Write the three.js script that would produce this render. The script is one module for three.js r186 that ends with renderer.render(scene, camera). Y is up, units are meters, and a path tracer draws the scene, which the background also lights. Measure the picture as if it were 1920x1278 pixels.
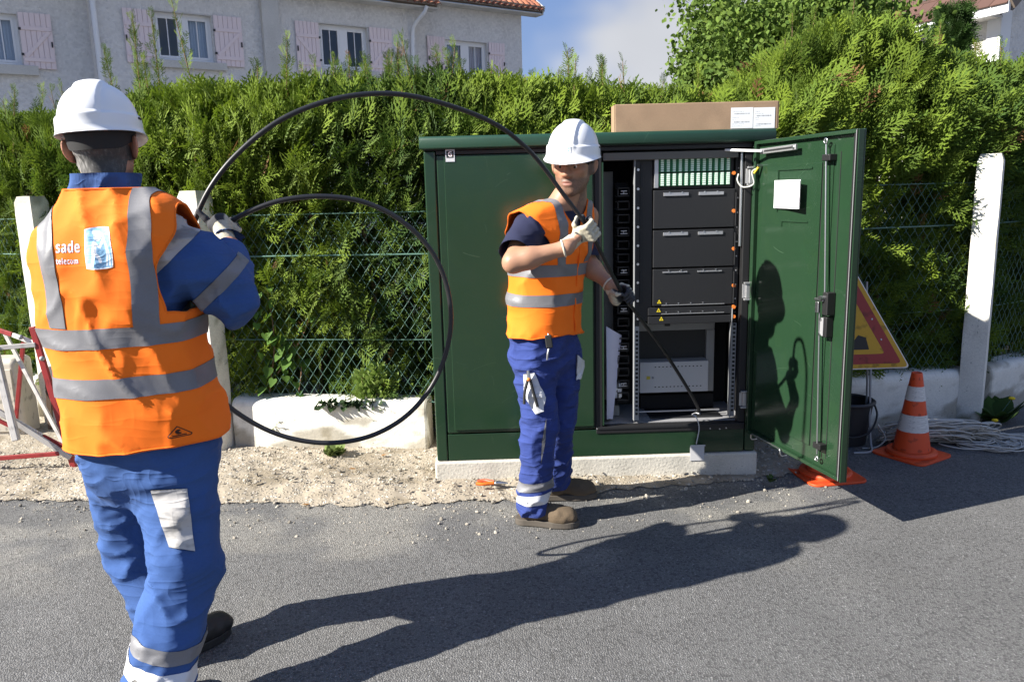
import * as THREE from 'three';
import { mergeGeometries, mergeVertices, toCreasedNormals } from 'three/addons/utils/BufferGeometryUtils.js';
import { RoundedBoxGeometry } from 'three/addons/geometries/RoundedBoxGeometry.js';

// ---------------------------------------------------------------- camera, sky, sun, exposure
const V = (x, y, z) => new THREE.Vector3(x, y, z);
const scene = new THREE.Scene();
const PW = 1920, PH = 1278, FOC = 1470, EYE = 1.53, PITCH = 10.8 * Math.PI / 180, ROLL = 1.5 * Math.PI / 180;
const camera = new THREE.PerspectiveCamera(2 * Math.atan(PH / 2 / FOC) * 180 / Math.PI, PW / PH, 0.05, 400);
camera.position.set(0, EYE, 0);
const camF = V(0, -Math.sin(PITCH), -Math.cos(PITCH)), r0 = V(1, 0, 0), u0 = V().crossVectors(r0, camF);
const camR = r0.clone().multiplyScalar(Math.cos(ROLL)).addScaledVector(u0, -Math.sin(ROLL));
const camU = u0.clone().multiplyScalar(Math.cos(ROLL)).addScaledVector(r0, Math.sin(ROLL));
camera.quaternion.setFromRotationMatrix(new THREE.Matrix4().makeBasis(camR, camU, camF.clone().negate()));
const renderer = new THREE.WebGLRenderer();
renderer.toneMapping = THREE.LinearToneMapping;
renderer.toneMappingExposure = 2.55;
renderer.shadowMap.enabled = true;
const SUN_EL = 33.2 * Math.PI / 180, SUN_AZ = 20.3 * Math.PI / 180;
const sunDir = V(-Math.cos(SUN_EL) * Math.cos(SUN_AZ), Math.sin(SUN_EL), Math.cos(SUN_EL) * Math.sin(SUN_AZ));
const sun = new THREE.DirectionalLight(new THREE.Color(1, 0.95, 0.86), 5);
sun.position.copy(sunDir).multiplyScalar(40).add(V(0, 1, -4)); sun.target.position.set(0, 1, -4);
sun.castShadow = true; sun.shadow.mapSize.set(4096, 4096);
Object.assign(sun.shadow.camera, { left: -16, right: 16, top: 14, bottom: -14, near: 1, far: 90 });
scene.add(sun, sun.target);

// ---------------------------------------------------------------- random numbers and noise
function rng(seed) { let a = seed >>> 0; return () => { a = (a + 0x6D2B79F5) | 0; let t = Math.imul(a ^ (a >>> 15), 1 | a); t = (t + Math.imul(t ^ (t >>> 7), 61 | t)) ^ t; return ((t ^ (t >>> 14)) >>> 0) / 4294967296; }; }
const PERM = new Float32Array(4096); { const r = rng(77); for (let i = 0; i < 4096; i++) PERM[i] = r(); }
const hash3 = (x, y, z) => PERM[(Math.imul(x, 73856093) ^ Math.imul(y, 19349663) ^ Math.imul(z, 83492791)) & 4095];
function noise(x, y, z = 0) {
  const X = Math.floor(x), Y = Math.floor(y), Z = Math.floor(z); let u = x - X, v = y - Y, w = z - Z;
  u = u * u * (3 - 2 * u); v = v * v * (3 - 2 * v); w = w * w * (3 - 2 * w);
  const L = (a, b, t) => a + (b - a) * t;
  return 2 * L(L(L(hash3(X, Y, Z), hash3(X + 1, Y, Z), u), L(hash3(X, Y + 1, Z), hash3(X + 1, Y + 1, Z), u), v), L(L(hash3(X, Y, Z + 1), hash3(X + 1, Y, Z + 1), u), L(hash3(X, Y + 1, Z + 1), hash3(X + 1, Y + 1, Z + 1), u), v), w) - 1;
}
const fbm = (x, y, z = 0, o = 4) => { let s = 0, a = 0.5; for (let i = 0; i < o; i++) { s += a * noise(x, y, z); x = x * 2.03 + 17.1; y = y * 2.03 + 5.3; z = z * 2.03 + 9.7; a *= 0.5; } return s; };
const clamp = (x, a = 0, b = 1) => Math.min(b, Math.max(a, x));
const sstep = (a, b, x) => { x = clamp((x - a) / (b - a)); return x * x * (3 - 2 * x); };
const lerp = (a, b, t) => a + (b - a) * t;

// sky: blue air with soft white cloud
{
  const w = 1024, h = 512, d = new Float32Array(w * h * 4);
  for (let j = 0; j < h; j++) for (let i = 0; i < w; i++) {
    const el = ((j + 0.5) / h - 0.5) * Math.PI, az = ((i + 0.5) / w - 0.5) * 2 * Math.PI;
    const y = Math.sin(el), x = Math.cos(el) * Math.cos(az), z = Math.cos(el) * Math.sin(az);
    const e = clamp(y), t = Math.pow(1 - e, 3);
    let r = lerp(0.046, 0.145, t), g = lerp(0.096, 0.20, t), b = lerp(0.235, 0.30, t);
    const n = fbm(x * 2.6 + 3.1, y * 5 + 1.2, z * 2.6 + 8.4, 6), c = sstep(-0.04, 0.26, n + 0.10 * t - 0.02) * sstep(-0.02, 0.05, y);
    const cl = 0.265 + 0.07 * fbm(x * 6, y * 9, z * 6 + 4, 4);
    r = lerp(r, cl, c * 0.92); g = lerp(g, cl * 1.015, c * 0.92); b = lerp(b, cl * 1.06, c * 0.92);
    if (y < 0) { const k = sstep(0, -0.05, y); r = lerp(r, 0.06, k); g = lerp(g, 0.062, k); b = lerp(b, 0.06, k); }
    d.set([r, g, b, 1], (j * w + i) * 4);
  }
  const sky = new THREE.DataTexture(d, w, h, THREE.RGBAFormat, THREE.FloatType);
  sky.mapping = THREE.EquirectangularReflectionMapping; sky.magFilter = sky.minFilter = THREE.LinearFilter; sky.needsUpdate = true;
  scene.background = sky; scene.environment = sky;
}

// ---------------------------------------------------------------- pixel helpers: a pixel gives a direction, the second argument where it lies
const ray = (px, py) => camF.clone().addScaledVector(camR, (px - PW / 2) / FOC).addScaledVector(camU, -(py - PH / 2) / FOC);
const P = (px, py, z) => { const d = ray(px, py); return d.multiplyScalar(z / d.z).add(camera.position); };
const G = (px, py, h = 0) => { const d = ray(px, py); return d.multiplyScalar((h - EYE) / d.y).add(camera.position); };
const onPlane = (px, py, p0, n) => { const d = ray(px, py); const k = p0.clone().sub(camera.position).dot(n) / d.dot(n); return d.multiplyScalar(k).add(camera.position); };

// ---------------------------------------------------------------- scene helpers
const taken = {};
const numbered = n => { const k = taken[n] = (taken[n] ?? -1) + 1; return k ? n + '_' + String(k).padStart(3, '0') : n; };
function mesh(name, geo, mat, parent) {
  const m = new THREE.Mesh(Array.isArray(geo) ? merge(geo) : geo, mat); m.castShadow = m.receiveShadow = true;
  m.name = parent ? name : numbered(name); (parent || scene).add(m); return m;
}
function thing(name, label, category, pos, group) { const o = new THREE.Group(); o.name = numbered(name); if (pos) o.position.copy(pos); o.userData = { label, category }; if (group) o.userData.group = group; scene.add(o); return o; }
function tag(o, label, category, group) { Object.assign(o.userData, { label, category }); if (group) o.userData.group = group; return o; }
const structure = o => { o.userData.kind = 'structure'; return o; };
const stuff = o => { o.userData.kind = 'stuff'; return o; };
function merge(list) {
  list = list.map(g => { g = g.index ? g.toNonIndexed() : g; for (const k of Object.keys(g.attributes)) if (!['position', 'normal', 'uv', 'color'].includes(k)) g.deleteAttribute(k); return g; });
  const keys = ['uv', 'color'].filter(k => list.every(g => g.attributes[k]));
  for (const g of list) for (const k of ['uv', 'color']) if (!keys.includes(k)) g.deleteAttribute(k);
  return mergeGeometries(list);
}
const at = (g, x, y, z, rx = 0, ry = 0, rz = 0) => g.applyMatrix4(new THREE.Matrix4().compose(V(x, y, z), new THREE.Quaternion().setFromEuler(new THREE.Euler(rx, ry, rz, 'YXZ')), V(1, 1, 1)));
// box from min to max corners with a rounded edge
function bx(x0, y0, z0, x1, y1, z1, r = 0.002) {
  const w = Math.abs(x1 - x0), h = Math.abs(y1 - y0), d = Math.abs(z1 - z0); r = Math.min(r, w / 3, h / 3, d / 3);
  const g = r > 0.0003 ? new RoundedBoxGeometry(w, h, d, 1, r) : new THREE.BoxGeometry(w, h, d);
  g.translate((x0 + x1) / 2, (y0 + y1) / 2, (z0 + z1) / 2);
  const p = g.attributes.position, n = g.attributes.normal, uv = g.attributes.uv;   // uv in metres
  for (let i = 0; i < p.count; i++) { const ax = Math.abs(n.getX(i)), ay = Math.abs(n.getY(i)), az = Math.abs(n.getZ(i)); if (ax > ay && ax > az) uv.setXY(i, p.getZ(i), p.getY(i)); else if (ay > az) uv.setXY(i, p.getX(i), p.getZ(i)); else uv.setXY(i, p.getX(i), p.getY(i)); }
  return g;
}
const cyl = (a, b, r, r2 = r, seg = 10) => { const d = b.clone().sub(a), L = d.length(); const g = new THREE.CylinderGeometry(r2, r, L, seg); g.translate(0, L / 2, 0); g.applyQuaternion(new THREE.Quaternion().setFromUnitVectors(V(0, 1, 0), d.normalize())); g.translate(a.x, a.y, a.z); return g; };
const tube = (pts, r, seg = 60, rad = 8, closed = false) => new THREE.TubeGeometry(new THREE.CatmullRomCurve3(pts, closed, 'centripetal'), seg, r, rad, closed);
const disc = (x, y, z, r, d = 0.004, seg = 12) => { const g = new THREE.CylinderGeometry(r, r, d, seg); g.rotateX(Math.PI / 2); g.translate(x, y, z); return g; };
// a flat bar between two points
function bar(a, b, w, t, up = V(0, 0, 1)) { const d = b.clone().sub(a), L = d.length(), y = d.normalize(), x = V().crossVectors(y, up).normalize(), z = V().crossVectors(x, y); const g = new RoundedBoxGeometry(w, L, t, 1, Math.min(w, t) * 0.2); g.translate(0, L / 2, 0); g.applyMatrix4(new THREE.Matrix4().makeBasis(x, y, z)); g.translate(a.x, a.y, a.z); return g; }

// ---------------------------------------------------------------- textures
function tex(w, h, fn, srgb = true, rep = 1) {
  const d = new Uint8Array(w * h * 4);
  for (let j = 0; j < h; j++) for (let i = 0; i < w; i++) { const c = fn(i / w, j / h, i, j); const k = (j * w + i) * 4; d[k] = clamp(c[0]) * 255; d[k + 1] = clamp(c[1]) * 255; d[k + 2] = clamp(c[2]) * 255; d[k + 3] = 255; }
  const t = new THREE.DataTexture(d, w, h); t.wrapS = t.wrapT = THREE.RepeatWrapping; t.magFilter = THREE.LinearFilter; t.minFilter = THREE.LinearMipmapLinearFilter; t.generateMipmaps = true;
  if (srgb) t.colorSpace = THREE.SRGBColorSpace; t.repeat.set(rep, rep); t.needsUpdate = true; return t;
}
// noise that tiles over the unit square
const tnoise = (u, v, f, s = 0) => { const a = u * f, b = v * f, w = (x, y) => noise(x + s, y + s * 1.7, s); const su = u, sv = v; return lerp(lerp(w(a, b), w(a - f, b), su), lerp(w(a, b - f), w(a - f, b - f), su), sv); };
const tfbm = (u, v, f, s = 0, o = 4) => { let r = 0, m = 0.5; for (let i = 0; i < o; i++) { r += m * tnoise(u, v, f, s + i * 7.3); f *= 2; m *= 0.5; } return r; };
// round grains packed in a tile: distance to the two nearest centres and the grain's own number
function grains(n, seed, w) {
  const r = rng(seed), px = new Float32Array(n * n), py = new Float32Array(n * n), id = new Float32Array(n * n), out = new Float32Array(w * w * 3);
  for (let i = 0; i < n * n; i++) { px[i] = r(); py[i] = r(); id[i] = r(); }
  for (let j = 0; j < w; j++) for (let i = 0; i < w; i++) {
    const x = i / w * n, y = j / w * n, X = Math.floor(x), Y = Math.floor(y); let d1 = 9, d2 = 9, k1 = 0;
    for (let b = -1; b < 2; b++) for (let a = -1; a < 2; a++) { const k = ((Y + b + n) % n) * n + (X + a + n) % n, dx = X + a + px[k] - x, dy = Y + b + py[k] - y, d = dx * dx + dy * dy; if (d < d1) { d2 = d1; d1 = d; k1 = k; } else if (d < d2) d2 = d; }
    const o = (j * w + i) * 3; out[o] = Math.sqrt(d1); out[o + 1] = Math.sqrt(d2); out[o + 2] = id[k1];
  }
  return out;
}
const gA = grains(190, 5, 1024);
const lin2s = x => x <= 0.0031308 ? 12.92 * x : 1.055 * Math.pow(x, 1 / 2.4) - 0.055;
const ASPHALT_SCALE = 0.66;
const asphaltMap = tex(1024, 1024, (u, v, i, j) => {
  const o = (j * 1024 + i) * 3, e = clamp((gA[o + 1] - gA[o]) * 2.6), q = gA[o + 2]; let c = 0.098 + 0.070 * q; if (q > 0.975) c = 0.22; if (q < 0.15) c *= 0.6;
  c = lerp(0.072, c, e) * (1 + 0.22 * tfbm(u, v, 6, 3)); return [lin2s(c * 1.01), lin2s(c), lin2s(c * 0.985)];
});
const asphaltBump = tex(1024, 1024, (u, v, i, j) => { const o = (j * 1024 + i) * 3; const e = clamp((gA[o + 1] - gA[o]) * 2) * (0.55 + 0.45 * gA[o + 2]); return [e, e, e]; }, false);
const gG = grains(90, 9, 1024);
const dirtMap = tex(1024, 1024, (u, v, i, j) => {
  const o = (j * 1024 + i) * 3, q = gG[o + 2], st = q > 0.86 ? clamp((gG[o + 1] - gG[o]) * 3) : 0; const m = 0.92 + 0.30 * tfbm(u, v, 8, 5, 5); const s = lerp(0.31 * m, 0.22 + 0.33 * ((q * 7) % 1), st);
  return [lin2s(s), lin2s(s * lerp(0.86, 0.93, st)), lin2s(s * lerp(0.66, 0.82, st))];
});
const dirtBump = tex(1024, 1024, (u, v, i, j) => { const o = (j * 1024 + i) * 3, q = gG[o + 2]; const e = 0.35 + 0.3 * tfbm(u, v, 16, 8, 4) + (q > 0.6 ? 0.5 * clamp((gG[o + 1] - gG[o]) * 2) : 0); return [e, e, e]; }, false);
const concreteMap = tex(512, 512, (u, v) => { const m = 0.92 + 0.09 * tfbm(u, v, 5, 2, 5) + 0.05 * tnoise(u, v, 120, 4); const sp = tnoise(u, v, 60, 11) > 0.72 ? 0.8 : 1; return [m * sp, m * sp * 0.985, m * sp * 0.95]; });
const roughBump = tex(512, 512, (u, v) => { const e = 0.5 + 0.5 * tfbm(u, v, 24, 6, 4); return [e, e, e]; }, false);
const stuccoBump = tex(512, 512, (u, v) => { const n = tfbm(u, v, 26, 12, 4), e = clamp(0.5 + 1.1 * Math.abs(n) - 0.2); return [e, e, e]; }, false);
const stuccoMap = tex(512, 512, (u, v) => { const n = tfbm(u, v, 26, 12, 4), m = clamp(0.94 + 0.12 * n + 0.05 * tfbm(u, v, 4, 3)); return [m, m * 0.99, m * 0.97]; });
const clothBump = tex(512, 512, (u, v) => { const w = 0.03 * tnoise(u, v, 6, 15), tn2 = (fu, fv, s) => { const q = (x, y) => noise((x + w) * fu + s, (y - w + 0.06 * tnoise(u, v, 3, s)) * fv + s * 1.7, s); return lerp(lerp(q(u, v), q(u - 1, v), u), lerp(q(u, v - 1), q(u - 1, v - 1), u), v); }, r = (fu, fv, s) => Math.pow(1 - Math.abs(tn2(fu, fv, s)), 4), a = tfbm(u, v, 7, 21, 3); const e = clamp(0.25 + 0.22 * a + 0.34 * r(2, 9, 33) + 0.24 * r(4, 17, 35) * clamp(0.4 + 1.2 * tnoise(u, v, 4, 5)) + 0.12 * r(17, 5, 37) * clamp(0.3 + tnoise(u, v, 5, 7))); return [e, e, e]; }, false);
const clothMap = tex(512, 512, (u, v) => { const m = 0.93 + 0.10 * tfbm(u, v, 6, 41, 5) + 0.03 * tnoise(u, v, 180, 3); return [m, m, m]; });
const dirtyMap = tex(512, 512, (u, v) => { const n = tfbm(u, v, 6, 51, 5), s = sstep(0.12, 0.3, n), m = 0.97 - 0.22 * s - 0.06 * (tnoise(u, v, 90, 9) > 0.6 ? 1 : 0); return [m, m * 0.985, m * 0.96]; });
const paintBump = tex(256, 256, (u, v) => { const e = 0.5 + 0.4 * tfbm(u, v, 14, 61, 3); return [e, e, e]; }, false);
const paintRough = tex(512, 512, (u, v) => { const s = sstep(0.05, 0.35, tfbm(u, v, 7, 71, 5)), e = 0.36 + 0.25 * s; return [e, e, e]; }, false);
// cabinet paint: one colour with fine scratches, scuffs and dust specks
function paintMap(c, seed) {
  const t = canvasTex(1024, 1024, (g) => {
    const r = rng(seed), hex = (k, a = 1) => `rgba(${c.map(x => Math.round(255 * lin2s(Math.min(1, x * k)))).join(',')},${a})`; g.fillStyle = hex(1); g.fillRect(0, 0, 1024, 1024);
    for (let i = 0; i < 90; i++) { g.fillStyle = hex(0.7 + 0.7 * r(), 0.10); g.beginPath(); g.ellipse(r() * 1024, r() * 1024, 10 + 60 * r(), 6 + 30 * r(), r() * 3, 0, 7); g.fill(); }
    for (let i = 0; i < 26; i++) { g.strokeStyle = `rgba(150,160,145,${0.10 + 0.25 * r()})`; g.lineWidth = 0.7 + 1.1 * r(); const x = r() * 1024, y = r() * 1024, a = r() * 6.3, l = 20 + 160 * r() * r(); g.beginPath(); g.moveTo(x, y); g.quadraticCurveTo(x + Math.cos(a) * l * 0.5 + 8 * r(), y + Math.sin(a) * l * 0.5, x + Math.cos(a) * l, y + Math.sin(a) * l * 0.6); g.stroke(); }
    for (let i = 0; i < 700; i++) { g.fillStyle = `rgba(140,150,130,${0.05 + 0.25 * r() * r()})`; g.fillRect(r() * 1024, r() * 1024, 1 + 1.6 * r(), 1 + 1.6 * r()); }
  });
  t.wrapS = t.wrapT = THREE.RepeatWrapping; t.repeat.set(0.9, 0.9); return t;
}
const sized = (t, r) => { const c = t.clone(); c.repeat.set(r, r); c.needsUpdate = true; return c; };
function canvasTex(w, h, draw) { const c = document.createElement('canvas'); c.width = w; c.height = h; draw(c.getContext('2d'), w, h); const t = new THREE.CanvasTexture(c); t.colorSpace = THREE.SRGBColorSpace; return t; }

// ---------------------------------------------------------------- materials (linear base colours)
const col = (r, g, b) => new THREE.Color().setRGB(r, g, b);
const std = (c, roughness = 0.8, o = {}) => new THREE.MeshStandardMaterial({ color: c, roughness, ...o });
const M = {
  asphalt: std(col(1, 1, 1), 0.92, { map: asphaltMap, bumpMap: asphaltBump, bumpScale: 0.0028, vertexColors: true }),
  dirt: std(col(1, 1, 1), 1, { map: dirtMap, bumpMap: dirtBump, bumpScale: 0.005, vertexColors: true }),
  stone: std(col(0.42, 0.38, 0.32), 0.95),
  whiteConcrete: std(col(0.86, 0.86, 0.845), 0.85, { map: sized(concreteMap, 1.6), bumpMap: sized(roughBump, 3), bumpScale: 0.002, vertexColors: true }),
  plinth: std(col(0.62, 0.61, 0.58), 0.9, { map: sized(concreteMap, 2), bumpMap: sized(roughBump, 4), bumpScale: 0.003 }),
  stucco: std(col(0.80, 0.805, 0.815), 0.95, { map: sized(stuccoMap, 0.8), bumpMap: sized(stuccoBump, 0.8), bumpScale: 0.018 }),
  render: std(col(0.70, 0.71, 0.72), 0.9, { map: sized(concreteMap, 0.6) }),
  whiteRender: std(col(0.75, 0.74, 0.72), 0.9, { map: sized(stuccoMap, 0.8), bumpMap: sized(stuccoBump, 1), bumpScale: 0.01 }),
  shutter: std(col(0.82, 0.70, 0.70), 0.65), shutterIron: std(col(0.03, 0.03, 0.032), 0.6),
  upvc: std(col(0.80, 0.81, 0.82), 0.4), pane: new THREE.MeshPhysicalMaterial({ color: col(0.9, 0.93, 0.95), roughness: 0.03, transmission: 1, thickness: 0, ior: 1.5 }),
  room: std(col(0.55, 0.53, 0.50), 0.9), curtain: std(col(0.55, 0.60, 0.68), 0.95),
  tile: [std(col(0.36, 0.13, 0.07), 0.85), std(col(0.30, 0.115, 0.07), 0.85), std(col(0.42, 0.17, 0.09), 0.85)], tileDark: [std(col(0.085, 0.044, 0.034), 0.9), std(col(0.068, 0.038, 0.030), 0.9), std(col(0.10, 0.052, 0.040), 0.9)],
  gutter: std(col(0.62, 0.60, 0.56), 0.5), wood: std(col(0.20, 0.16, 0.13), 0.8),
  green: std(col(1, 1, 1), 0.45, { map: paintMap([0.0155, 0.040, 0.019], 4),  bumpMap: sized(paintBump, 9), bumpScale: 0.0003, roughnessMap: sized(paintRough, 1.3) }),
  greenLid: std(col(1, 1, 1), 0.38, { map: paintMap([0.014, 0.048, 0.030], 9),  bumpMap: sized(paintBump, 9), bumpScale: 0.0003 }),
  black: std(col(0.012, 0.012, 0.013), 0.5), blackPanel: std(col(0.010, 0.0105, 0.0125), 0.55, { bumpMap: sized(paintBump, 12), bumpScale: 0.0003 }), blackSoft: std(col(0.010, 0.010, 0.011), 0.8),
  rubber: std(col(0.013, 0.013, 0.014), 0.55), seal: std(col(0.22, 0.22, 0.23), 0.7),
  steel: std(col(0.62, 0.63, 0.64), 0.32, { metalness: 1 }), zinc: std(col(0.55, 0.55, 0.56), 0.45, { metalness: 0.85 }), galv: std(col(0.34, 0.35, 0.36), 0.6, { metalness: 0.5 }),
  greyPaint: std(col(0.30, 0.30, 0.29), 0.55), greyInner: std(col(0.20, 0.20, 0.21), 0.6), pcb: std(col(0.02, 0.20, 0.08), 0.5), connector: std(col(0.66, 0.84, 0.72), 0.5), orangeCap: std(col(0.75, 0.20, 0.03), 0.5),
  paper: std(col(0.80, 0.81, 0.84), 0.9), plan: std(col(0.50, 0.52, 0.68), 0.9), plasticWhite: std(col(0.74, 0.75, 0.76), 0.45),
  cone: std(col(0.75, 0.085, 0.018), 0.5, { map: sized(dirtyMap, 2.2) }), coneWhite: std(col(0.70, 0.70, 0.70), 0.6, { map: sized(dirtyMap, 3) }),
  card: std(col(0.36, 0.245, 0.155), 0.9, { map: sized(clothMap, 2) }), cardEdge: std(col(0.30, 0.20, 0.12), 0.9),
  signGrey: std(col(0.25, 0.25, 0.26), 0.6),
  redPaint: std(col(0.30, 0.025, 0.028), 0.5, { map: sized(dirtyMap, 2) }), whitePaint: std(col(0.72, 0.71, 0.70), 0.5, { map: sized(dirtyMap, 2) }), greyBar: std(col(0.45, 0.45, 0.46), 0.5, { map: sized(dirtyMap, 2) }),
  wireGreen: std(col(0.085, 0.17, 0.135), 0.35), cord: std(col(0.50, 0.48, 0.44), 0.9), beige: std(col(0.52, 0.49, 0.43), 0.7, { map: sized(dirtyMap, 1.5) }),
  leaf: new THREE.MeshPhysicalMaterial({ color: 0xffffff, roughness: 0.75, transmission: 0.36, thickness: 0, specularIntensity: 0.25, side: THREE.DoubleSide }),
  core: std(col(0.060, 0.085, 0.028), 1), bark: std(col(0.16, 0.115, 0.08), 0.95), twig: std(col(0.22, 0.13, 0.08), 0.95),
  cable: std(col(0.014, 0.014, 0.016), 0.42),
};
M.leaf.roughness = 0.8;
// ================================================================ THE SETTING
// fence line seen from above (x, z): it bends at the posts
const FL = [[-7.5, -7.6], [-5.0, -6.25], [-3.26, -5.41], [-1.80, -4.72], [-0.42, -4.52], [1.35, -4.62], [3.03, -5.0], [4.7, -5.95], [8.5, -8.4]];
function fenceZ(x) { for (let i = 1; i < FL.length; i++) if (x <= FL[i][0] || i === FL.length - 1) { const a = FL[i - 1], b = FL[i]; return lerp(a[1], b[1], (x - a[0]) / (b[0] - a[0])); } }

// asphalt: one sheet to the horizon, finer near the camera, colour = stains and pale dust patches
function sheet(xs, zs, hgt, colour, uvs = ASPHALT_SCALE) {
  const pos = [], uv = [], cl = [], idx = [], nx = xs.length;
  for (const z of zs) for (const x of xs) { pos.push(x, hgt(x, z), z); uv.push(x * uvs, -z * uvs); cl.push(...colour(x, z)); }
  for (let j = 0; j + 1 < zs.length; j++) for (let i = 0; i + 1 < nx; i++) { const a = j * nx + i; idx.push(a, a + nx, a + 1, a + 1, a + nx, a + nx + 1); }
  const g = new THREE.BufferGeometry(); g.setAttribute('position', new THREE.Float32BufferAttribute(pos, 3)); g.setAttribute('uv', new THREE.Float32BufferAttribute(uv, 2)); g.setAttribute('color', new THREE.Float32BufferAttribute(cl, 3)); g.setIndex(idx); g.computeVertexNormals(); return g;
}
const span = (a, b, n) => Array.from({ length: n + 1 }, (_, i) => a + (b - a) * i / n);
const edgeZ = x => { const k = [[-9, -4.75], [-2.72, -3.92], [-1.49, -3.78], [-0.7, -3.71], [0.0, -3.72], [0.59, -3.85], [1.2, -3.93], [1.62, -4.02], [1.75, -4.6], [9, -4.6]]; for (let i = 1; i < k.length; i++) if (x <= k[i][0]) return lerp(k[i - 1][1], k[i][1], (x - k[i - 1][0]) / (k[i][0] - k[i - 1][0])) + 0.035 * fbm(x * 4, 3.3, 0, 4) + 0.025 * noise(x * 17, 1) + 0.012 * noise(x * 47, 5); return -4.6; };
{
  const xs = [-120, -40, -14, ...span(-6, 6, 240), 14, 40, 120], zs = [30, 6, ...span(0, -5.6, 130), -9, -16, -30, -60, -140];
  const g = sheet(xs, zs, (x, z) => (z < -5.5 ? -0.002 : 0.0015 * noise(x * 2, z * 2)), (x, z) => {
    let m = 1 + 0.10 * fbm(x * 1.1, z * 1.1, 2, 4) + 0.08 * fbm(x * 6, z * 6, 5, 4);
    const dust = sstep(0.04, 0.32, fbm(x * 3.1 + 4, z * 4.3, 7, 5) + 0.30 * sstep(0.75, 0.0, edgeZ(x) + 0.0 - z < 0 ? z - edgeZ(x) : 0) - 0.05);
    const w = dust * sstep(1.1, 0.1, Math.abs(z - edgeZ(x) - 0.25)) * (x < 1.9 ? 1 : 0.15);   // trodden dust off the gravel verge
    m *= lerp(1, 1.12, sstep(1.2, -1.6, x));
    return [m * lerp(1, 1.5, w), m * lerp(1, 1.46, w), m * lerp(1, 1.36, w)];
  });
  structure(mesh('asphalt_pavement', g, M.asphalt));
}
{ // gravel verge between the asphalt and the wall
  const n = 420, m = 46, pos = [], uv = [], cl = [], idx = [];
  for (let i = 0; i <= n; i++) {
    const x = -7 + 8.8 * i / n, z0 = edgeZ(x), z1 = fenceZ(x) - 0.25;
    for (let j = 0; j <= m; j++) { const t = j / m, z = lerp(z0, z1, t); const h = 0.004 + 0.028 * sstep(0, 0.25, t) + 0.02 * sstep(0.5, 1, t) + (0.016 * fbm(x * 9, z * 9, 1, 4) + 0.004 * noise(x * 31, z * 31)) * sstep(0, 0.12, t); pos.push(x, h, z); uv.push(x * 0.8, -z * 0.8); const k = 1.1 + 0.22 * fbm(x * 2.3, z * 3, 4, 4), d = sstep(0.05, 0.3, fbm(x * 5, z * 7, 9, 4) + 0.35 * sstep(0.72, 1, t) - 0.05); cl.push(k * lerp(1, 0.72, d), k * lerp(1, 0.70, d), k * lerp(1, 0.66, d)); }
  }
  for (let i = 0; i < n; i++) for (let j = 0; j < m; j++) { const a = i * (m + 1) + j; idx.push(a, a + m + 1, a + 1, a + 1, a + m + 1, a + m + 2); }
  const g = new THREE.BufferGeometry(); g.setAttribute('position', new THREE.Float32BufferAttribute(pos, 3)); g.setAttribute('uv', new THREE.Float32BufferAttribute(uv, 2)); g.setAttribute('color', new THREE.Float32BufferAttribute(cl, 3)); g.setIndex(idx); g.computeVertexNormals();
  structure(mesh('gravel_verge', g, M.dirt));
}
// loose stones on it, nobody could count them
{
  const r = rng(31), g = new THREE.IcosahedronGeometry(1, 1), p = g.attributes.position; for (let i = 0; i < p.count; i++) { const k = 1 + 0.3 * noise(p.getX(i) * 1.7 + 3, p.getY(i) * 1.7, p.getZ(i) * 1.7); p.setXYZ(i, p.getX(i) * k, p.getY(i) * k * 0.62, p.getZ(i) * k * 0.85); } g.computeVertexNormals();
  const N = 6200, im = new THREE.InstancedMesh(g, std(col(1, 1, 1), 0.95), N), m = new THREE.Matrix4(), c = new THREE.Color();
  for (let i = 0; i < N; i++) {
    let x = -4.2 + 5.9 * r(), z0 = edgeZ(x), z1 = fenceZ(x) + 0.02; let t = r(); if (x > -1 && r() < 0.45) x = -0.9 + 2.5 * r(); z0 = edgeZ(x); z1 = Math.max(fenceZ(x) + 0.02, -4.6); const z = r() < 0.22 ? z0 + 0.45 * Math.pow(r(), 2.5) : lerp(z0 + 0.12 * (r() - 0.4), z1, Math.pow(t, 0.8)); const s = 0.0022 + 0.0075 * Math.pow(r(), 6) + 0.0018 * r();
    m.compose(V(x, (z > z0 + 0.02 ? 0.002 : 0.012) + 0.03 * sstep(0, 0.25, (z0 - z) / (z0 - z1)) + 0.012 * fbm(x * 9, z * 9, 1, 4), z), new THREE.Quaternion().setFromEuler(new THREE.Euler(r() * 0.8, r() * 6.28, r() * 0.8)), V(s * (0.8 + 0.7 * r()), s, s)); im.setMatrixAt(i, m);
    const k = 0.16 + 0.30 * r(); im.setColorAt(i, c.setRGB(k, k * 0.90, k * 0.74));
  }
  im.name = 'gravel'; im.castShadow = im.receiveShadow = true; scene.add(stuff(im)); tag(im, 'loose pale stones scattered over the sandy verge by the wall', 'gravel');
}

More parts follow.
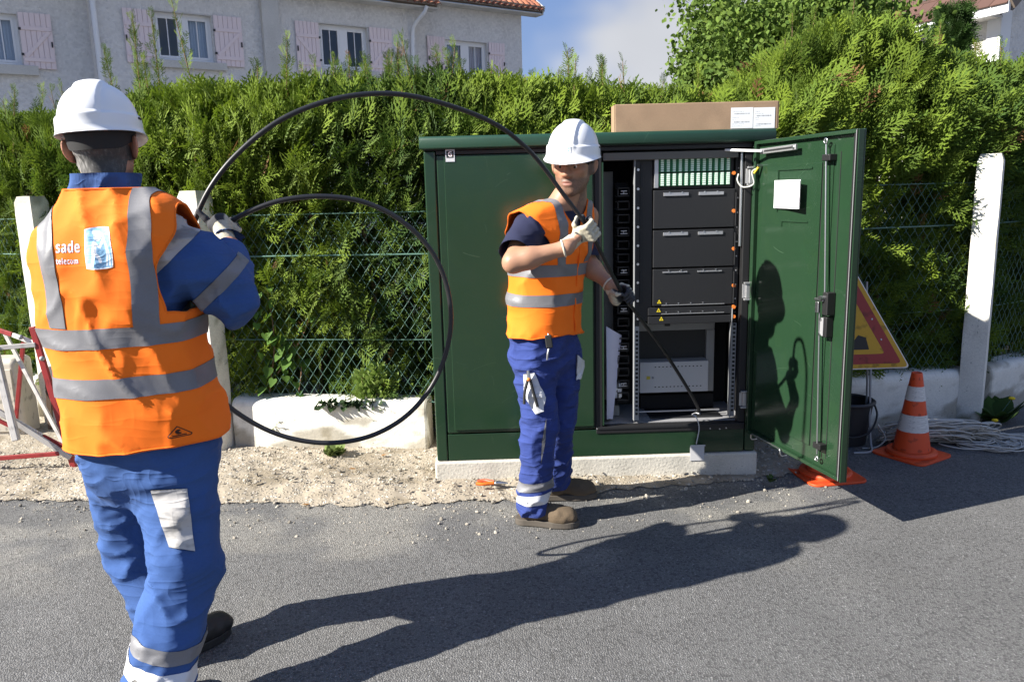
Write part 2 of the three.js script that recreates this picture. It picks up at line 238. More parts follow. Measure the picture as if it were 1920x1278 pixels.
// ---------------------------------------------------------------- white concrete kick boards and posts of the fence
const fp = i => V(FL[i][0], 0, FL[i][1]);
function wallPanel(a, b, label) {
  const d = b.clone().sub(a), L = d.length(), ang = Math.atan2(-d.z, d.x), sh = new THREE.Shape(), w = 0.12, h = 0.315, rr = 0.045;
  sh.moveTo(w, -0.1); sh.lineTo(w, h); sh.lineTo(rr, h); sh.quadraticCurveTo(0, h, 0, h - rr); for (let y = h - rr - 0.016; y > -0.04; y -= 0.016) sh.lineTo(0, y); sh.lineTo(0, -0.1); sh.lineTo(w, -0.1);
  const g0 = new THREE.ExtrudeGeometry(sh, { depth: L, steps: Math.ceil(L / 0.03), bevelEnabled: true, bevelSize: 0.016, bevelThickness: 0.016, bevelSegments: 2, curveSegments: 6 });
  g0.rotateY(Math.PI / 2);   // length along +x, thickness towards -z
  const p = g0.attributes.position, n = p.count, cl = new Float32Array(n * 3), uv = g0.attributes.uv;
  for (let i = 0; i < n; i++) {
    const x = p.getX(i), y = p.getY(i), z = p.getZ(i), wx = x + a.x * 1.3; p.setY(i, y + 0.0015 * noise(wx * 3, 2, z * 9));
    const s = sstep(0.0, 0.3, fbm(wx * 5, y * 9, 3, 5) + 0.62 * sstep(0.19, 0.06, y) - 0.26) * 0.75 + 0.25 * sstep(0.25, 0.45, fbm(wx * 14, y * 20, 6, 4)); // splashed soil and lichen, ragged
    cl.set([lerp(1, 0.36, s), lerp(1, 0.33, s), lerp(1, 0.27, s)], i * 3); uv.setXY(i, wx, y + z);
  }
  g0.setAttribute('color', new THREE.BufferAttribute(cl, 3)); g0.computeVertexNormals(); g0.translate(0, 0, w / 2);
  const m = mesh('concrete_kickboard', g0, M.whiteConcrete); m.position.copy(a); m.rotation.y = ang; return tag(m, label, 'kickboard', 'white concrete boards under the fence');
}
const inset = (a, b, k) => { const d = b.clone().sub(a).normalize(); return [a.clone().addScaledVector(d, k), b.clone().addScaledVector(d, -k)]; };
wallPanel(...inset(fp(1), fp(2), 0.1), 'white concrete board under the hedge beyond the red and white barrier');
wallPanel(...inset(fp(2), fp(3), 0.1), 'white concrete board behind the man in orange with the logo on his back');
wallPanel(...inset(fp(3), fp(4), 0.1), 'sunlit white concrete board beneath the chain link mesh, stained along the soil');
wallPanel(...inset(fp(4), fp(5), 0.04), 'white concrete board hidden behind the green cabinet');
wallPanel(...inset(fp(5), fp(6), 0.1), 'shaded white concrete board behind the traffic cone and warning sign');
wallPanel(...inset(fp(6), fp(7), 0.1), 'white concrete board beside the dandelion, past the tall post');
function post(c, turn, h, w, label, seed) {
  const g = new THREE.BoxGeometry(w, h, w, 4, 40, 4); g.translate(0, h / 2, 0); const p = g.attributes.position, n = p.count, cl = new Float32Array(n * 3);
  for (let i = 0; i < n; i++) {
    let x = p.getX(i), y = p.getY(i), z = p.getZ(i); const t = sstep(h - 0.05, h, y); x *= 1 - 0.22 * t - 0.03 * y / h; z *= 1 - 0.22 * t - 0.03 * y / h; const r = Math.hypot(x, z), m = w * 0.66; if (r > m) { x *= m / r; z *= m / r; }
    const q = 0.004 * fbm(x * 14 + seed, y * 9, z * 14, 4); p.setXYZ(i, x * (1 + q * 9), y + q, z * (1 + q * 9));
    const s = clamp(sstep(0.05, 0.3, fbm(x * 16 + seed, y * 7, z * 16, 4) + 0.5 * sstep(h - 0.13, h, y) - 0.25) * 0.7 + sstep(0.1, 0.4, fbm(x * 8 + seed, y * 10, z * 8, 4) + 0.6 * sstep(0.16, 0, y) - 0.2) * 0.6);
    cl.set([lerp(1, 0.33, s), lerp(1, 0.33, s), lerp(1, 0.26, s)], i * 3);
  }
  const uv = g.attributes.uv; for (let i = 0; i < n; i++) uv.setXY(i, p.getX(i) + p.getZ(i), p.getY(i));
  g.setAttribute('color', new THREE.BufferAttribute(cl, 3)); g.computeVertexNormals();
  const m = mesh('concrete_post', toCreasedNormals(g, 0.7), M.whiteConcrete); m.position.copy(c); m.position.y = -0.02; m.rotation.y = turn; return tag(m, label, 'fence post', 'white concrete fence posts');
}
post(fp(2).add(V(0.09, 0, 0.11)), -0.30, 1.60, 0.150, 'white square concrete post rising behind the barrier and the logo vest', 3);
post(fp(3).add(V(-0.02, 0, 0.09)), -0.32, 1.60, 0.145, 'white square concrete post beside the raised blue sleeve, at the mesh end', 8);
post(fp(6).add(V(-0.07, 0, 0.10)), -0.62, 1.70, 0.145, 'tall white concrete post standing past the traffic cone, corner turned forward', 13);

// ---------------------------------------------------------------- green chain link between the posts
function chainLink(a, b, y0, y1, label) {
  const d = b.clone().sub(a), L = d.length(), ang = Math.atan2(-d.z, d.x), o = thing('chain_link_fence', label, 'fence', a, 'green chain link panels'); o.rotation.y = ang;
  const dx = 0.062, h = y1 - y0, run = h * 0.70, wires = [];
  const base = new THREE.CylinderGeometry(0.0019, 0.0019, 1, 4, 1, true);
  for (const s of [-1, 1]) for (let x = -run; x < L + run; x += dx) {
    let xa = x, ya = y0, xb = x + s * run, yb = y1; const k = (yb - ya) / (xb - xa);
    for (const lim of [0, L]) { if ((xa - lim) * (xb - lim) < 0) { const yy = ya + (lim - xa) * k; if (lim === 0 ? xa < 0 : xa > L) { xa = lim; ya = yy; } else { xb = lim; yb = yy; } } }
    if (Math.max(xa, xb) <= 0.0001 || Math.min(xa, xb) >= L - 0.0001 || (xa < 0) || (xb < 0) || xa > L || xb > L) continue;
    const m = 5, pts = []; const A = V(xa, ya, 0), B = V(xb, yb, 0), len = A.distanceTo(B); if (len < 0.03) continue;
    const nseg = Math.max(2, Math.round(len / 0.036)); let prev = null;   // the wires weave to and fro
    for (let i = 0; i <= nseg; i++) { const q = A.clone().lerp(B, i / nseg); q.z += (i % 2 ? 1 : -1) * s * 0.0028; if (prev) wires.push(bond(prev, q, 0.0017)); prev = q; }
  }
  stuff(mesh('wire_mesh', wires.length > 1 ? merge(wires) : wires[0], M.wireGreen, o));
  for (const y of [y0 + 0.01, y0 + (y1 - y0) * 0.34, y0 + (y1 - y0) * 0.78, y1 - 0.01]) mesh('tension_wire', cyl(V(0, y, 0.006), V(L, y, 0.006), y > y0 + 0.7 && y < y1 - 0.1 ? 0.0055 : 0.003, undefined, 6), M.wireGreen, o);
}
function bond(a, b, r) { // three sided wire
  const d = b.clone().sub(a).normalize(), x = V(0, 0, 1).cross(d).normalize(), z = V().crossVectors(d, x), pos = [], nor = []; const ring = [0, 1, 2].map(i => { const t = i * 2.0944; return x.clone().multiplyScalar(Math.cos(t)).addScaledVector(z, Math.sin(t)); });
  for (let i = 0; i < 3; i++) { const j = (i + 1) % 3, q = [[a, i], [a, j], [b, i], [b, i], [a, j], [b, j]]; for (const [p, k] of q) { pos.push(p.x + ring[k].x * r, p.y + ring[k].y * r, p.z + ring[k].z * r); nor.push(ring[k].x, ring[k].y, ring[k].z); } }
  const g = new THREE.BufferGeometry(); g.setAttribute('position', new THREE.Float32BufferAttribute(pos, 3)); g.setAttribute('normal', new THREE.Float32BufferAttribute(nor, 3)); return g;
}
chainLink(...inset(fp(1), fp(2), 0.03), 0.30, 1.44, 'green chain link mesh beyond the barrier, half swallowed by the hedge');
chainLink(...inset(fp(2), fp(3), 0.03), 0.30, 1.44, 'green chain link mesh behind the man with the logo vest');
chainLink(...inset(fp(3), fp(4), 0.03), 0.30, 1.44, 'sunlit green chain link mesh seen through the black cable loop');
chainLink(...inset(fp(5), fp(6), 0.03), 0.30, 1.52, 'shaded green chain link mesh behind the warning sign');
chainLink(...inset(fp(6), fp(7), 0.03), 0.30, 1.52, 'green chain link mesh running past the tall white post');
// ================================================================ VEGETATION
// one flat scale leaf spray of a thuja, base at the origin, growing along +y, lying in xy
function sprayGeo(seed, long = 1) {
  const r = rng(seed), pos = [], idx = [];
  const leaf = (x0, y0, z0, x1, y1, z1, w) => { const dx = x1 - x0, dy = y1 - y0, l = Math.hypot(dx, dy) || 1, nx = -dy / l * w, ny = dx / l * w, k = pos.length / 3, mx = lerp(x0, x1, 0.55), my = lerp(y0, y1, 0.55), mz = lerp(z0, z1, 0.55); pos.push(x0, y0, z0, mx + nx, my + ny, mz + 0.3 * w, x1, y1, z1, mx - nx, my - ny, mz + 0.3 * w); idx.push(k, k + 1, k + 2, k, k + 2, k + 3); };
  const bend = t => -0.16 * t * t;
  const n = 11;
  leaf(0, 0, 0, 0, 0.55, bend(0.55), 0.02); leaf(0, 0.5, bend(0.5), 0.01, 1, bend(1), 0.026);
  for (let i = 0; i < n; i++) {
    const t = 0.08 + 0.86 * i / n, s = i % 2 ? 1 : -1, L = (0.42 * Math.sin(Math.PI * (0.25 + 0.70 * t)) + 0.05) * long * (0.75 + 0.5 * r()), a = 0.62 + 0.25 * r();
    const ex = s * Math.sin(a) * L, ey = t + Math.cos(a) * L, ez = bend(t) - 0.12 * L + 0.1 * (r() - 0.5) * L; leaf(0, t, bend(t), ex, ey, ez, 0.024);
    const q = L > 0.3 ? 4 : 2;
    for (let k = 1; k <= q; k++) { const u = k / (q + 0.8), bx0 = ex * u, by0 = lerp(t, ey, u), bz0 = lerp(bend(t), ez, u), l2 = L * 0.36 * (1.15 - u), s2 = k % 2 ? 1 : -1, a2 = s * a + s2 * 0.62; leaf(bx0, by0, bz0, bx0 + Math.sin(a2) * l2, by0 + Math.cos(a2) * l2, bz0 - 0.05 * l2, 0.018); }
  }
  const g = new THREE.BufferGeometry(); g.setAttribute('position', new THREE.Float32BufferAttribute(pos, 3)); g.setIndex(idx); g.computeVertexNormals(); return g;
}
const SPRAYS = [sprayGeo(1), sprayGeo(2, 0.8), sprayGeo(3, 1.15), sprayGeo(4, 0.55)];
const broad = (() => { const pos = [], idx = []; const o = [[0, 0], [0.30, 0.22], [0.36, 0.5], [0.2, 0.8], [0, 1], [-0.2, 0.8], [-0.36, 0.5], [-0.30, 0.22]]; pos.push(0, 0.45, -0.06); for (const [x, y] of o) pos.push(x, y, 0.09 * Math.abs(x) - 0.12 * y * y); for (let i = 0; i < 8; i++) idx.push(0, 1 + i, 1 + (i + 1) % 8); const g = new THREE.BufferGeometry(); g.setAttribute('position', new THREE.Float32BufferAttribute(pos, 3)); g.setIndex(idx); g.computeVertexNormals(); return g; })();
const heart = (() => { const pos = [0, 0.3, -0.05], idx = []; const o = [[0, 0.1], [0.22, -0.04], [0.43, 0.12], [0.42, 0.42], [0.2, 0.78], [0, 1.05], [-0.2, 0.78], [-0.42, 0.42], [-0.43, 0.12], [-0.22, -0.04]]; for (const [x, y] of o) pos.push(x, y, 0.12 * Math.abs(x) - 0.1 * y * y); for (let i = 0; i < 10; i++) idx.push(0, 1 + i, 1 + (i + 1) % 10); const g = new THREE.BufferGeometry(); g.setAttribute('position', new THREE.Float32BufferAttribute(pos, 3)); g.setIndex(idx); g.computeVertexNormals(); return g; })();
// copies: [position, axis, roll, size, colour]
function leaves(name, geos, list, parent, mat = M.leaf) {
  const by = geos.map(() => []); list.forEach((l, i) => by[i % geos.length].push(l));
  const m = new THREE.Matrix4(), c = new THREE.Color(), q = new THREE.Quaternion(), q2 = new THREE.Quaternion();
  geos.forEach((g, k) => {
    if (!by[k].length) return; const im = new THREE.InstancedMesh(g, mat, by[k].length);
    by[k].forEach(([p, ax, roll, s, cl], i) => { if (roll.isVector3) { const n = roll.clone().addScaledVector(ax, -roll.dot(ax)).normalize(); q.setFromRotationMatrix(m.makeBasis(V().crossVectors(ax, n), ax, n)); } else { q.setFromUnitVectors(V(0, 1, 0), ax); q2.setFromAxisAngle(V(0, 1, 0), roll); q.multiply(q2); } m.compose(p, q, V(s, s, s)); im.setMatrixAt(i, m); im.setColorAt(i, c.setRGB(cl[0], cl[1], cl[2])); });
    im.name = name; im.castShadow = im.receiveShadow = true; parent.add(stuff(im));
  });
}
// top of the hedge over x (before the loose shoots)
function hedgeTop(x) { const k = [[-8, 2.2], [-3.4, 1.96], [-2.9, 1.97], [-2.3, 2.06], [-1.2, 2.04], [-0.1, 2.02], [0.7, 1.95], [1.25, 1.89], [1.5, 1.98], [1.8, 2.22], [2.15, 2.36], [2.5, 2.30], [2.8, 2.12], [3.3, 2.10], [4.2, 2.2], [9, 2.4]]; for (let i = 1; i < k.length; i++) if (x <= k[i][0]) return lerp(k[i - 1][1], k[i][1], (x - k[i - 1][0]) / (k[i][0] - k[i - 1][0])); return 2.7; }
const hedgeFront = (x, y) => { const top = hedgeTop(x); let d = 0.065 + 0.04 * sstep(0.6, 0.2, y) - 0.03 * sstep(1.3, 1.8, y) + 0.30 * sstep(top - 0.25, top + 0.05, y) + 0.09 * fbm(x * 1.7, y * 1.9, 3, 3) + 0.04 * noise(x * 6, y * 6, 1); return fenceZ(x) - d; };
function hedge(x0, x1, label, seed, dens) {
  const r = rng(seed), o = thing('thuja_hedge', label, 'hedge', V((x0 + x1) / 2, 0, fenceZ((x0 + x1) / 2) - 0.6)); o.updateMatrix();
  const off = o.position, list = [], N = Math.round((x1 - x0) * dens);
  const g1 = () => r() + r() - 1;
  const tone = (px) => { // each plant of the row has its own green, every spray varies at random
    const yo = clamp(0.56 + 0.8 * fbm(px * 2.1, 4.7, 8, 3) + 0.7 * (r() - 0.5)); const d = [0.036, 0.084, 0.018], e = [0.185, 0.260, 0.024]; const v = 0.8 + 0.4 * r();
    if (r() < 0.012) return [0.22, 0.12, 0.05];
    return [0, 1, 2].map(i => lerp(d[i], e[i], yo) * v);
  };
  for (let i = 0; i < N; i++) {
    const x = lerp(x0, x1, r()), top = hedgeTop(x), y = 0.12 + (top - 0.1) * Math.pow(r(), 0.85), layer = r();
    const gap = fbm(x * 2.4, y * 2.2, 12, 3) + 0.10 * sstep(1.15, 0.45, y); if (gap > 0.13 && layer < 0.72 && r() < 0.8) continue;   // dark hollows
    const z = hedgeFront(x, y) - 0.54 * layer * layer * layer - 0.02 + 0.05 * r();
    const ax = V(0.7 * g1() + 0.25, 0.35 + 0.7 * g1() + 0.35 * sstep(1.2, 2.1, y), 0.42 + 0.35 * g1()).normalize();
    const face = V(-0.55 + 0.65 * g1(), 0.50 + 0.55 * g1(), 0.60 + 0.55 * g1()); list.push([V(x, y, z).sub(off), ax, r() < 0.75 ? face : r() * 6.28, 0.09 + 0.11 * r() + 0.05 * sstep(1.1, 1.8, y), tone(x)]);
  }
  for (let i = 0; i < N * 0.75; i++) { const x = lerp(x0, x1, r()), y = 0.1 + (hedgeTop(x) - 0.1) * r(), z = hedgeFront(x, y) - 0.35 - 0.75 * r(); list.push([V(x, y, z).sub(off), V(g1(), 0.5 + 0.5 * g1(), g1()).normalize(), r() * 6.28, 0.14 + 0.10 * r(), tone(x)]); }   // the depth of the row
  const NT = Math.round((x1 - x0) * dens * 0.42);   // the top and its soft shoots
  for (let i = 0; i < NT; i++) {
    const x = lerp(x0, x1, r()), top = hedgeTop(x) + 0.05 * fbm(x * 3, 1, 1, 3), z = fenceZ(x) - 0.25 - 0.9 * r(), y = top - 0.16 * r() * r() + 0.02;
    list.push([V(x, y, z).sub(off), V(0.4 * g1(), 0.9, 0.35 * g1() + 0.12).normalize(), r() * 6.28, 0.10 + 0.13 * r(), tone(x)]);
  }
  const NS = Math.round((x1 - x0) * 30), twigs = [];   // leaders standing out above
  for (let i = 0; i < NS; i++) {
    const x = lerp(x0, x1, r()), z = fenceZ(x) - 0.22 - 0.7 * r(), h = (0.10 + 0.36 * Math.pow(r(), 1.9)) * (1 + 0.7 * sstep(0.0, 0.4, fbm(x * 1.9, 7, 2, 2))), y0 = hedgeTop(x) - 0.10, lean = V(0.18 * g1(), 1, 0.15 * g1()).normalize(); const b = V(x, y0, z).sub(off);
    twigs.push(cyl(b, b.clone().addScaledVector(lean, h + 0.05), 0.005, 0.002, 4));
    const k = Math.round(7 + h * 34); for (let j = 0; j < k; j++) { const t = (j + 0.5) / k, a = j * 2.4; const ax = V(Math.cos(a) * (0.55 - 0.3 * t), 0.75 + 0.3 * t, Math.sin(a) * (0.55 - 0.3 * t)).normalize(); list.push([b.clone().addScaledVector(lean, t * (h + 0.05)), ax, r() * 6.28, (0.13 - 0.06 * t) * (0.8 + 0.4 * r()), tone(x)]); }
  }
  leaves('foliage', SPRAYS, list, o);
  mesh('leader_twigs', merge(twigs), M.twig, o).userData.kind = 'stuff';
  // bare stems in the hollows
  const st = []; for (let x = x0 + 0.1; x < x1; x += 0.32 + 0.2 * r()) { const a = V(x, 0, fenceZ(x) - 0.42).sub(off), b = V(x + 0.2 * g1(), 1.6, fenceZ(x) - 0.34).sub(off); st.push(tube([a, a.clone().lerp(b, 0.5).add(V(0.05 * g1(), 0, 0.06 * g1())), b], 0.012, 10, 5)); for (let k = 0; k < 7; k++) { const q = a.clone().lerp(b, 0.15 + 0.8 * r()); st.push(cyl(q, q.clone().add(V(0.3 * g1(), 0.10 + 0.12 * r(), 0.22 * r())), 0.004, 0.002, 4)); } }
  stuff(mesh('stems', merge(st), M.twig, o));
  return o;
}
hedge(-7.4, 1.5, 'long clipped thuja hedge with feathery tops behind the chain link fence', 101, 3300);
hedge(1.5, 8.4, 'taller sunlit thuja hedge rising behind the open cabinet door and cone', 202, 2900);

// tree behind the hedge: trunk, limbs, many leaves in clumps
function broadTree(base, h, rx, ry, label, seed, N, size, c0, c1, kind = 'birch_tree', geos = [broad]) {
  const r = rng(seed), o = thing(kind, label, 'tree', base), cy = h - ry, g1 = () => r() + r() - 1, limbs = [], clumps = [];
  mesh('trunk', tube([V(0, 0, 0), V(0.05, h * 0.3, 0.02), V(-0.03, h * 0.6, 0), V(0.02, h * 0.9, 0)], 0.06, 14, 7), M.bark, o);
  for (let i = 0; i < 70; i++) { const a = r() * 6.28, u = g1(), k = Math.cbrt(r()) * 0.95; clumps.push([V(Math.cos(a) * rx * Math.sqrt(1 - u * u) * k, cy + u * ry * k, Math.sin(a) * rx * Math.sqrt(1 - u * u) * k), 0.14 + 0.16 * r()]); }
  for (let i = 0; i < 24; i++) { const c = clumps[i][0]; limbs.push(tube([V(0, c.y * 0.55, 0), V(c.x * 0.5, c.y * 0.8, c.z * 0.5), c], 0.012, 8, 4)); }
  stuff(mesh('limbs', merge(limbs), M.bark, o));
  const list = []; for (let i = 0; i < N; i++) { const [c, s] = clumps[Math.floor(r() * clumps.length)], p = c.clone().add(V(g1() * s * 1.5, g1() * s * 1.4, g1() * s * 1.5)); const t = clamp(0.5 + 0.5 * (r() - 0.5) + 0.3 * g1()), v = 0.8 + 0.4 * r(); list.push([p, V(g1(), g1() * 0.9 - 0.35, g1() + 0.1).normalize(), r() * 6.28, size * (0.7 + 0.6 * r()), [0, 1, 2].map(k => lerp(c0[k], c1[k], t) * v)]); }
  leaves('crown', geos, list, o); return o;
}
const tAt = (px, py, z) => { const p = P(px, py, z); return V(p.x, 0, p.z); };
{ const p = P(1478, 60, -6.9); broadTree(V(p.x, 0, p.z), 3.62, 0.86, 1.05, 'loose young tree with small pale leaves standing above the hedge', 41, 42000, 0.040, [0.07, 0.13, 0.025], [0.17, 0.25, 0.04]); }
{ const p = P(1572, 120, -6.6); broadTree(V(p.x, 0, p.z), 2.95, 0.42, 0.62, 'low broad leaved shrub tree beside the tiled house', 43, 20000, 0.040, [0.07, 0.13, 0.025], [0.17, 0.25, 0.04], 'shrub_tree'); }
{ const p = P(1785, 60, -7.4), r = rng(9), o = thing('cypress_tree', 'dark pointed conifer standing before the sunlit white house wall', 'tree', V(p.x, 0, p.z)); const list = []; mesh('trunk', cyl(V(0, 0, 0), V(0, 2.9, 0), 0.06, 0.02, 7), M.bark, o);
  for (let i = 0; i < 2600; i++) { const t = Math.pow(r(), 0.8), y = 0.6 + 2.36 * t, rad = 0.27 * Math.pow(1 - t * 0.93, 0.6), a = r() * 6.28, q = Math.sqrt(r()), v = 0.7 + 0.5 * r(); list.push([V(Math.cos(a) * rad * q, y, Math.sin(a) * rad * q), V(Math.cos(a) * 0.7, 0.5 + 0.4 * r(), Math.sin(a) * 0.7).normalize(), r() * 6.28, 0.12 + 0.07 * r(), [0.05 * v, 0.105 * v, 0.022 * v]]); } leaves('crown', SPRAYS, list, o); }
// climbers and weeds
function plant(name, label, cat, base, parts, mat) { const o = thing(name, label, cat, base); leaves('leaf_cluster', parts.geos, parts.list, o); if (parts.stems) stuff(mesh('stems', merge(parts.stems), mat || M.twig, o)); return o; }
{ const r = rng(61), list = [], stems = []; const b = G(545, 745, 0); b.z = fenceZ(b.x) + 0.03; // bindweed climbing through the mesh
  for (const [px0, py0, px1, py1, n] of [[505, 735, 500, 540, 22], [560, 735, 545, 630, 16], [520, 700, 590, 560, 12]]) { const a = P(px0, py0, b.z).sub(b), c = P(px1, py1, b.z).sub(b); stems.push(tube([a, a.clone().lerp(c, 0.5).add(V(0.04, 0, 0.01)), c], 0.003, 12, 4)); for (let i = 0; i < n; i++) { const t = r(), p = a.clone().lerp(c, t).add(V((r() - 0.5) * 0.14, (r() - 0.5) * 0.08, -0.02 + 0.07 * r())); const v = 0.8 + 0.4 * r(); list.push([p, V(r() - 0.5, -0.3 - 0.6 * r(), 0.7).normalize(), (r() - 0.5) * 1.2 + Math.PI, 0.045 + 0.035 * r(), [0.10 * v, 0.19 * v, 0.035 * v]]); } }
  plant('bindweed', 'heart leaved climber threading up through the chain link mesh', 'climber', b, { geos: [heart], list, stems }); }
{ const r = rng(62), list = [], stems = []; const b = G(700, 830); b.z = fenceZ(b.x) - 0.02; const c = P(705, 745, b.z).sub(b); for (let i = 0; i < 420; i++) { const a = r() * 6.28, q = Math.sqrt(r()), p = c.clone().add(V(Math.cos(a) * 0.12 * q, 0.24 * r() * (1 - 0.4 * q), Math.sin(a) * 0.07 * q)); const v = 0.8 + 0.5 * r(); list.push([p, V(Math.cos(a), 0.6 + r(), Math.sin(a) + 0.3).normalize(), r() * 6.28, 0.028 + 0.02 * r(), [0.26 * v, 0.36 * v, 0.09 * v]]); } for (let i = 0; i < 9; i++) { const a = i * 0.7; stems.push(cyl(c.clone().add(V(0, -0.12, 0)), c.clone().add(V(Math.cos(a) * 0.09, 0.13, Math.sin(a) * 0.05)), 0.003, 0.0015, 4)); }
  plant('yellow_shrub', 'small bright yellow green bush growing on the white board by the mesh', 'bush', b, { geos: [broad], list, stems }); }
{ const r = rng(63), list = []; const b = G(640, 838); b.z = fenceZ(b.x) + 0.05; for (let i = 0; i < 90; i++) { const t = r(), p = P(595 + 130 * t, 745 + 14 * r(), b.z + 0.02).sub(b).add(V(0, -0.02 * r(), 0.03 * r())); const v = 0.7 + 0.5 * r(); list.push([p, V(r() - 0.5, -0.4 + 0.5 * r(), 0.8).normalize(), r() * 6.28, 0.03 + 0.02 * r(), [0.045 * v, 0.085 * v, 0.03 * v]]); } plant('ivy', 'dark ivy trailing over the top of the sunlit white board', 'ivy', b, { geos: [heart], list }); }
function rosette(name, label, b, R, n, seed, c, flowers) { const r = rng(seed), list = []; for (let i = 0; i < n; i++) { const a = r() * 6.28, v = 0.75 + 0.5 * r(); list.push([V(Math.cos(a) * R * 0.15, 0.01 + 0.02 * r(), Math.sin(a) * R * 0.15), V(Math.cos(a), 0.25 + 0.7 * r(), Math.sin(a)).normalize(), Math.PI / 2 - a + (r() - 0.5), R * (0.6 + 0.5 * r()), c.map(k => k * v)]); } const o = thing(name, label, 'weed', b); leaves('leaf_cluster', [broad], list, o); if (flowers) for (const [x, y, z] of flowers) { const s = mesh('flower_stalk', cyl(V(0, 0.01, 0), V(x, y, z), 0.0025, 0.002, 5), M.wireGreen, o); const f = new THREE.SphereGeometry(0.019, 10, 6); f.scale(1, 0.55, 1); f.translate(x, y, z); mesh('flower', f, std(col(0.75, 0.52, 0.01), 0.8), o); } return o; }
rosette('dandelion', 'dandelion with yellow flowers growing at the foot of the tall post', G(1868, 790), 0.17, 26, 71, [0.05, 0.10, 0.02], [[-0.09, 0.05, 0.13], [0.07, 0.16, 0.03]]);
{ const p = G(628, 866); p.y = 0.030; rosette('weed', 'small pale green weed on the gravel below the cable loop', p, 0.075, 60, 72, [0.22, 0.29, 0.09]); }
{ const p = G(1448, 912); p.y = 0.01; rosette('weed', 'tiny weed at the gravel edge before the cabinet door', p, 0.035, 18, 73, [0.06, 0.11, 0.03]); }
{ const p = G(1792, 778); p.y = 0.0; rosette('weed', 'tuft of weed against the shaded white board by the cone', p, 0.05, 20, 74, [0.05, 0.09, 0.02]); }
// dry leaves
for (const [px, py, s, l] of [[668, 893, 0.04, 'curled dry brown leaf in the middle of the gravel verge'], [715, 868, 0.032, 'dry orange brown leaf on the gravel near the cabinet'], [580, 948, 0.035, 'dry leaf lying at the asphalt edge']]) { const g = broad.clone(); g.scale(s, s, s); g.rotateX(-1.3); g.rotateY(px); const m = mesh('dry_leaf', g, std(col(0.26, 0.13, 0.04), 0.9, { side: THREE.DoubleSide })); m.position.copy(G(px, py)).setY(py > 940 ? 0.008 : 0.045); tag(m, l, 'leaf', 'dry leaves'); }
// ================================================================ HOUSES BEHIND THE HEDGE
function shutterPart(parent, x0, x1, y0, y1, z, flip) {
  const n = 6, w = (x1 - x0) / n, sh = mesh('shutter', bx(x0 + 0.01, y0 + 0.01, z, x1 - 0.01, y1 - 0.01, z + 0.012, 0.002), M.shutter, parent);
  for (let i = 0; i < n; i++) mesh('board', bx(x0 + i * w + 0.004, y0, z + 0.012, x0 + (i + 1) * w - 0.004, y1, z + 0.032, 0.004), M.shutter, sh);
  const ya = y0 + (y1 - y0) * 0.16, yb = y0 + (y1 - y0) * 0.72; for (const y of [ya, yb]) mesh('batten', bx(x0 + 0.02, y - 0.04, z + 0.032, x1 - 0.02, y + 0.04, z + 0.05, 0.004), M.shutter, sh);
  const xa = flip ? x1 - 0.06 : x0 + 0.06, xb = flip ? x0 + 0.06 : x1 - 0.06; mesh('brace', bar(V(xa, yb - 0.05, z + 0.041), V(xb, ya + 0.05, z + 0.041), 0.075, 0.016), M.shutter, sh);
  const xh = flip ? x0 : x1; for (const y of [ya + 0.1, yb - 0.02]) mesh('hinge', bx(xh - 0.02, y - 0.025, z + 0.033, xh + 0.03, y + 0.025, z + 0.056, 0.003), M.shutterIron, sh);
  mesh('latch', bx((flip ? x1 - 0.05 : x0 + 0.02), y0 + 0.40 * (y1 - y0), z + 0.033, (flip ? x1 - 0.02 : x0 + 0.05), y0 + 0.50 * (y1 - y0), z + 0.06, 0.004), M.shutterIron, sh);
}
function windowPart(parent, x0, x1, y0, y1, z, curtains) {
  const f = 0.07, zf = z - 0.12, w = mesh('window', [bx(x0, y0, zf - 0.05, x0 + f, y1, zf), bx(x1 - f, y0, zf - 0.05, x1, y1, zf), bx(x0 + f, y0, zf - 0.05, x1 - f, y0 + f, zf), bx(x0 + f, y1 - f, zf - 0.05, x1 - f, y1, zf)], M.upvc, parent), xm = (x0 + x1) / 2;
  mesh('mullion', bx(xm - 0.085, y0 + f, zf - 0.045, xm + 0.085, y1 - f, zf + 0.012), M.upvc, w);
  for (const [a, b] of [[x0 + f, xm - 0.085], [xm + 0.085, x1 - f]]) {
    const s = 0.05; mesh('sash', [bx(a, y0 + f, zf - 0.04, a + s, y1 - f, zf + 0.01), bx(b - s, y0 + f, zf - 0.04, b, y1 - f, zf + 0.01), bx(a + s, y0 + f, zf - 0.04, b - s, y0 + f + s, zf + 0.01), bx(a + s, y1 - f - s, zf - 0.04, b - s, y1 - f, zf + 0.01)], M.upvc, w);
    mesh('glazing_bar', bx((a + b) / 2 - 0.011, y0 + f + s, zf - 0.024, (a + b) / 2 + 0.011, y1 - f - s, zf - 0.008), M.upvc, w);
    mesh('pane', bx(a + s, y0 + f + s, zf - 0.032, b - s, y1 - f - s, zf - 0.027, 0), M.pane, w);
    if (curtains.includes(a < xm ? 'l' : 'r')) { const sh = []; const n = 26; for (let i = 0; i < n; i++) { const t = i / n, x = lerp(a, b, t); sh.push(bx(x, y0 + f, zf - 0.10 - 0.015 * Math.sin(i * 1.9), x + (b - a) / n * 1.02, y1 - f, zf - 0.092 - 0.015 * Math.sin(i * 1.9), 0)); } mesh('curtain', sh, M.curtain, w); }
  }
  const ra = x0 - 0.6, rb = x1 + 0.6, rc = y0 - 0.9, rd = y1 + 0.35, zb = z - 3.0, zt = z - 0.31; mesh('room', [bx(ra, rc, zb - 0.05, rb, rd, zb, 0), bx(ra - 0.05, rc, zb, ra, rd, zt, 0), bx(rb, rc, zb, rb + 0.05, rd, zt, 0), bx(ra, rc - 0.05, zb, rb, rc, zt, 0), bx(ra, rd, zb, rb, rd + 0.05, zt, 0)], M.room, w);
}
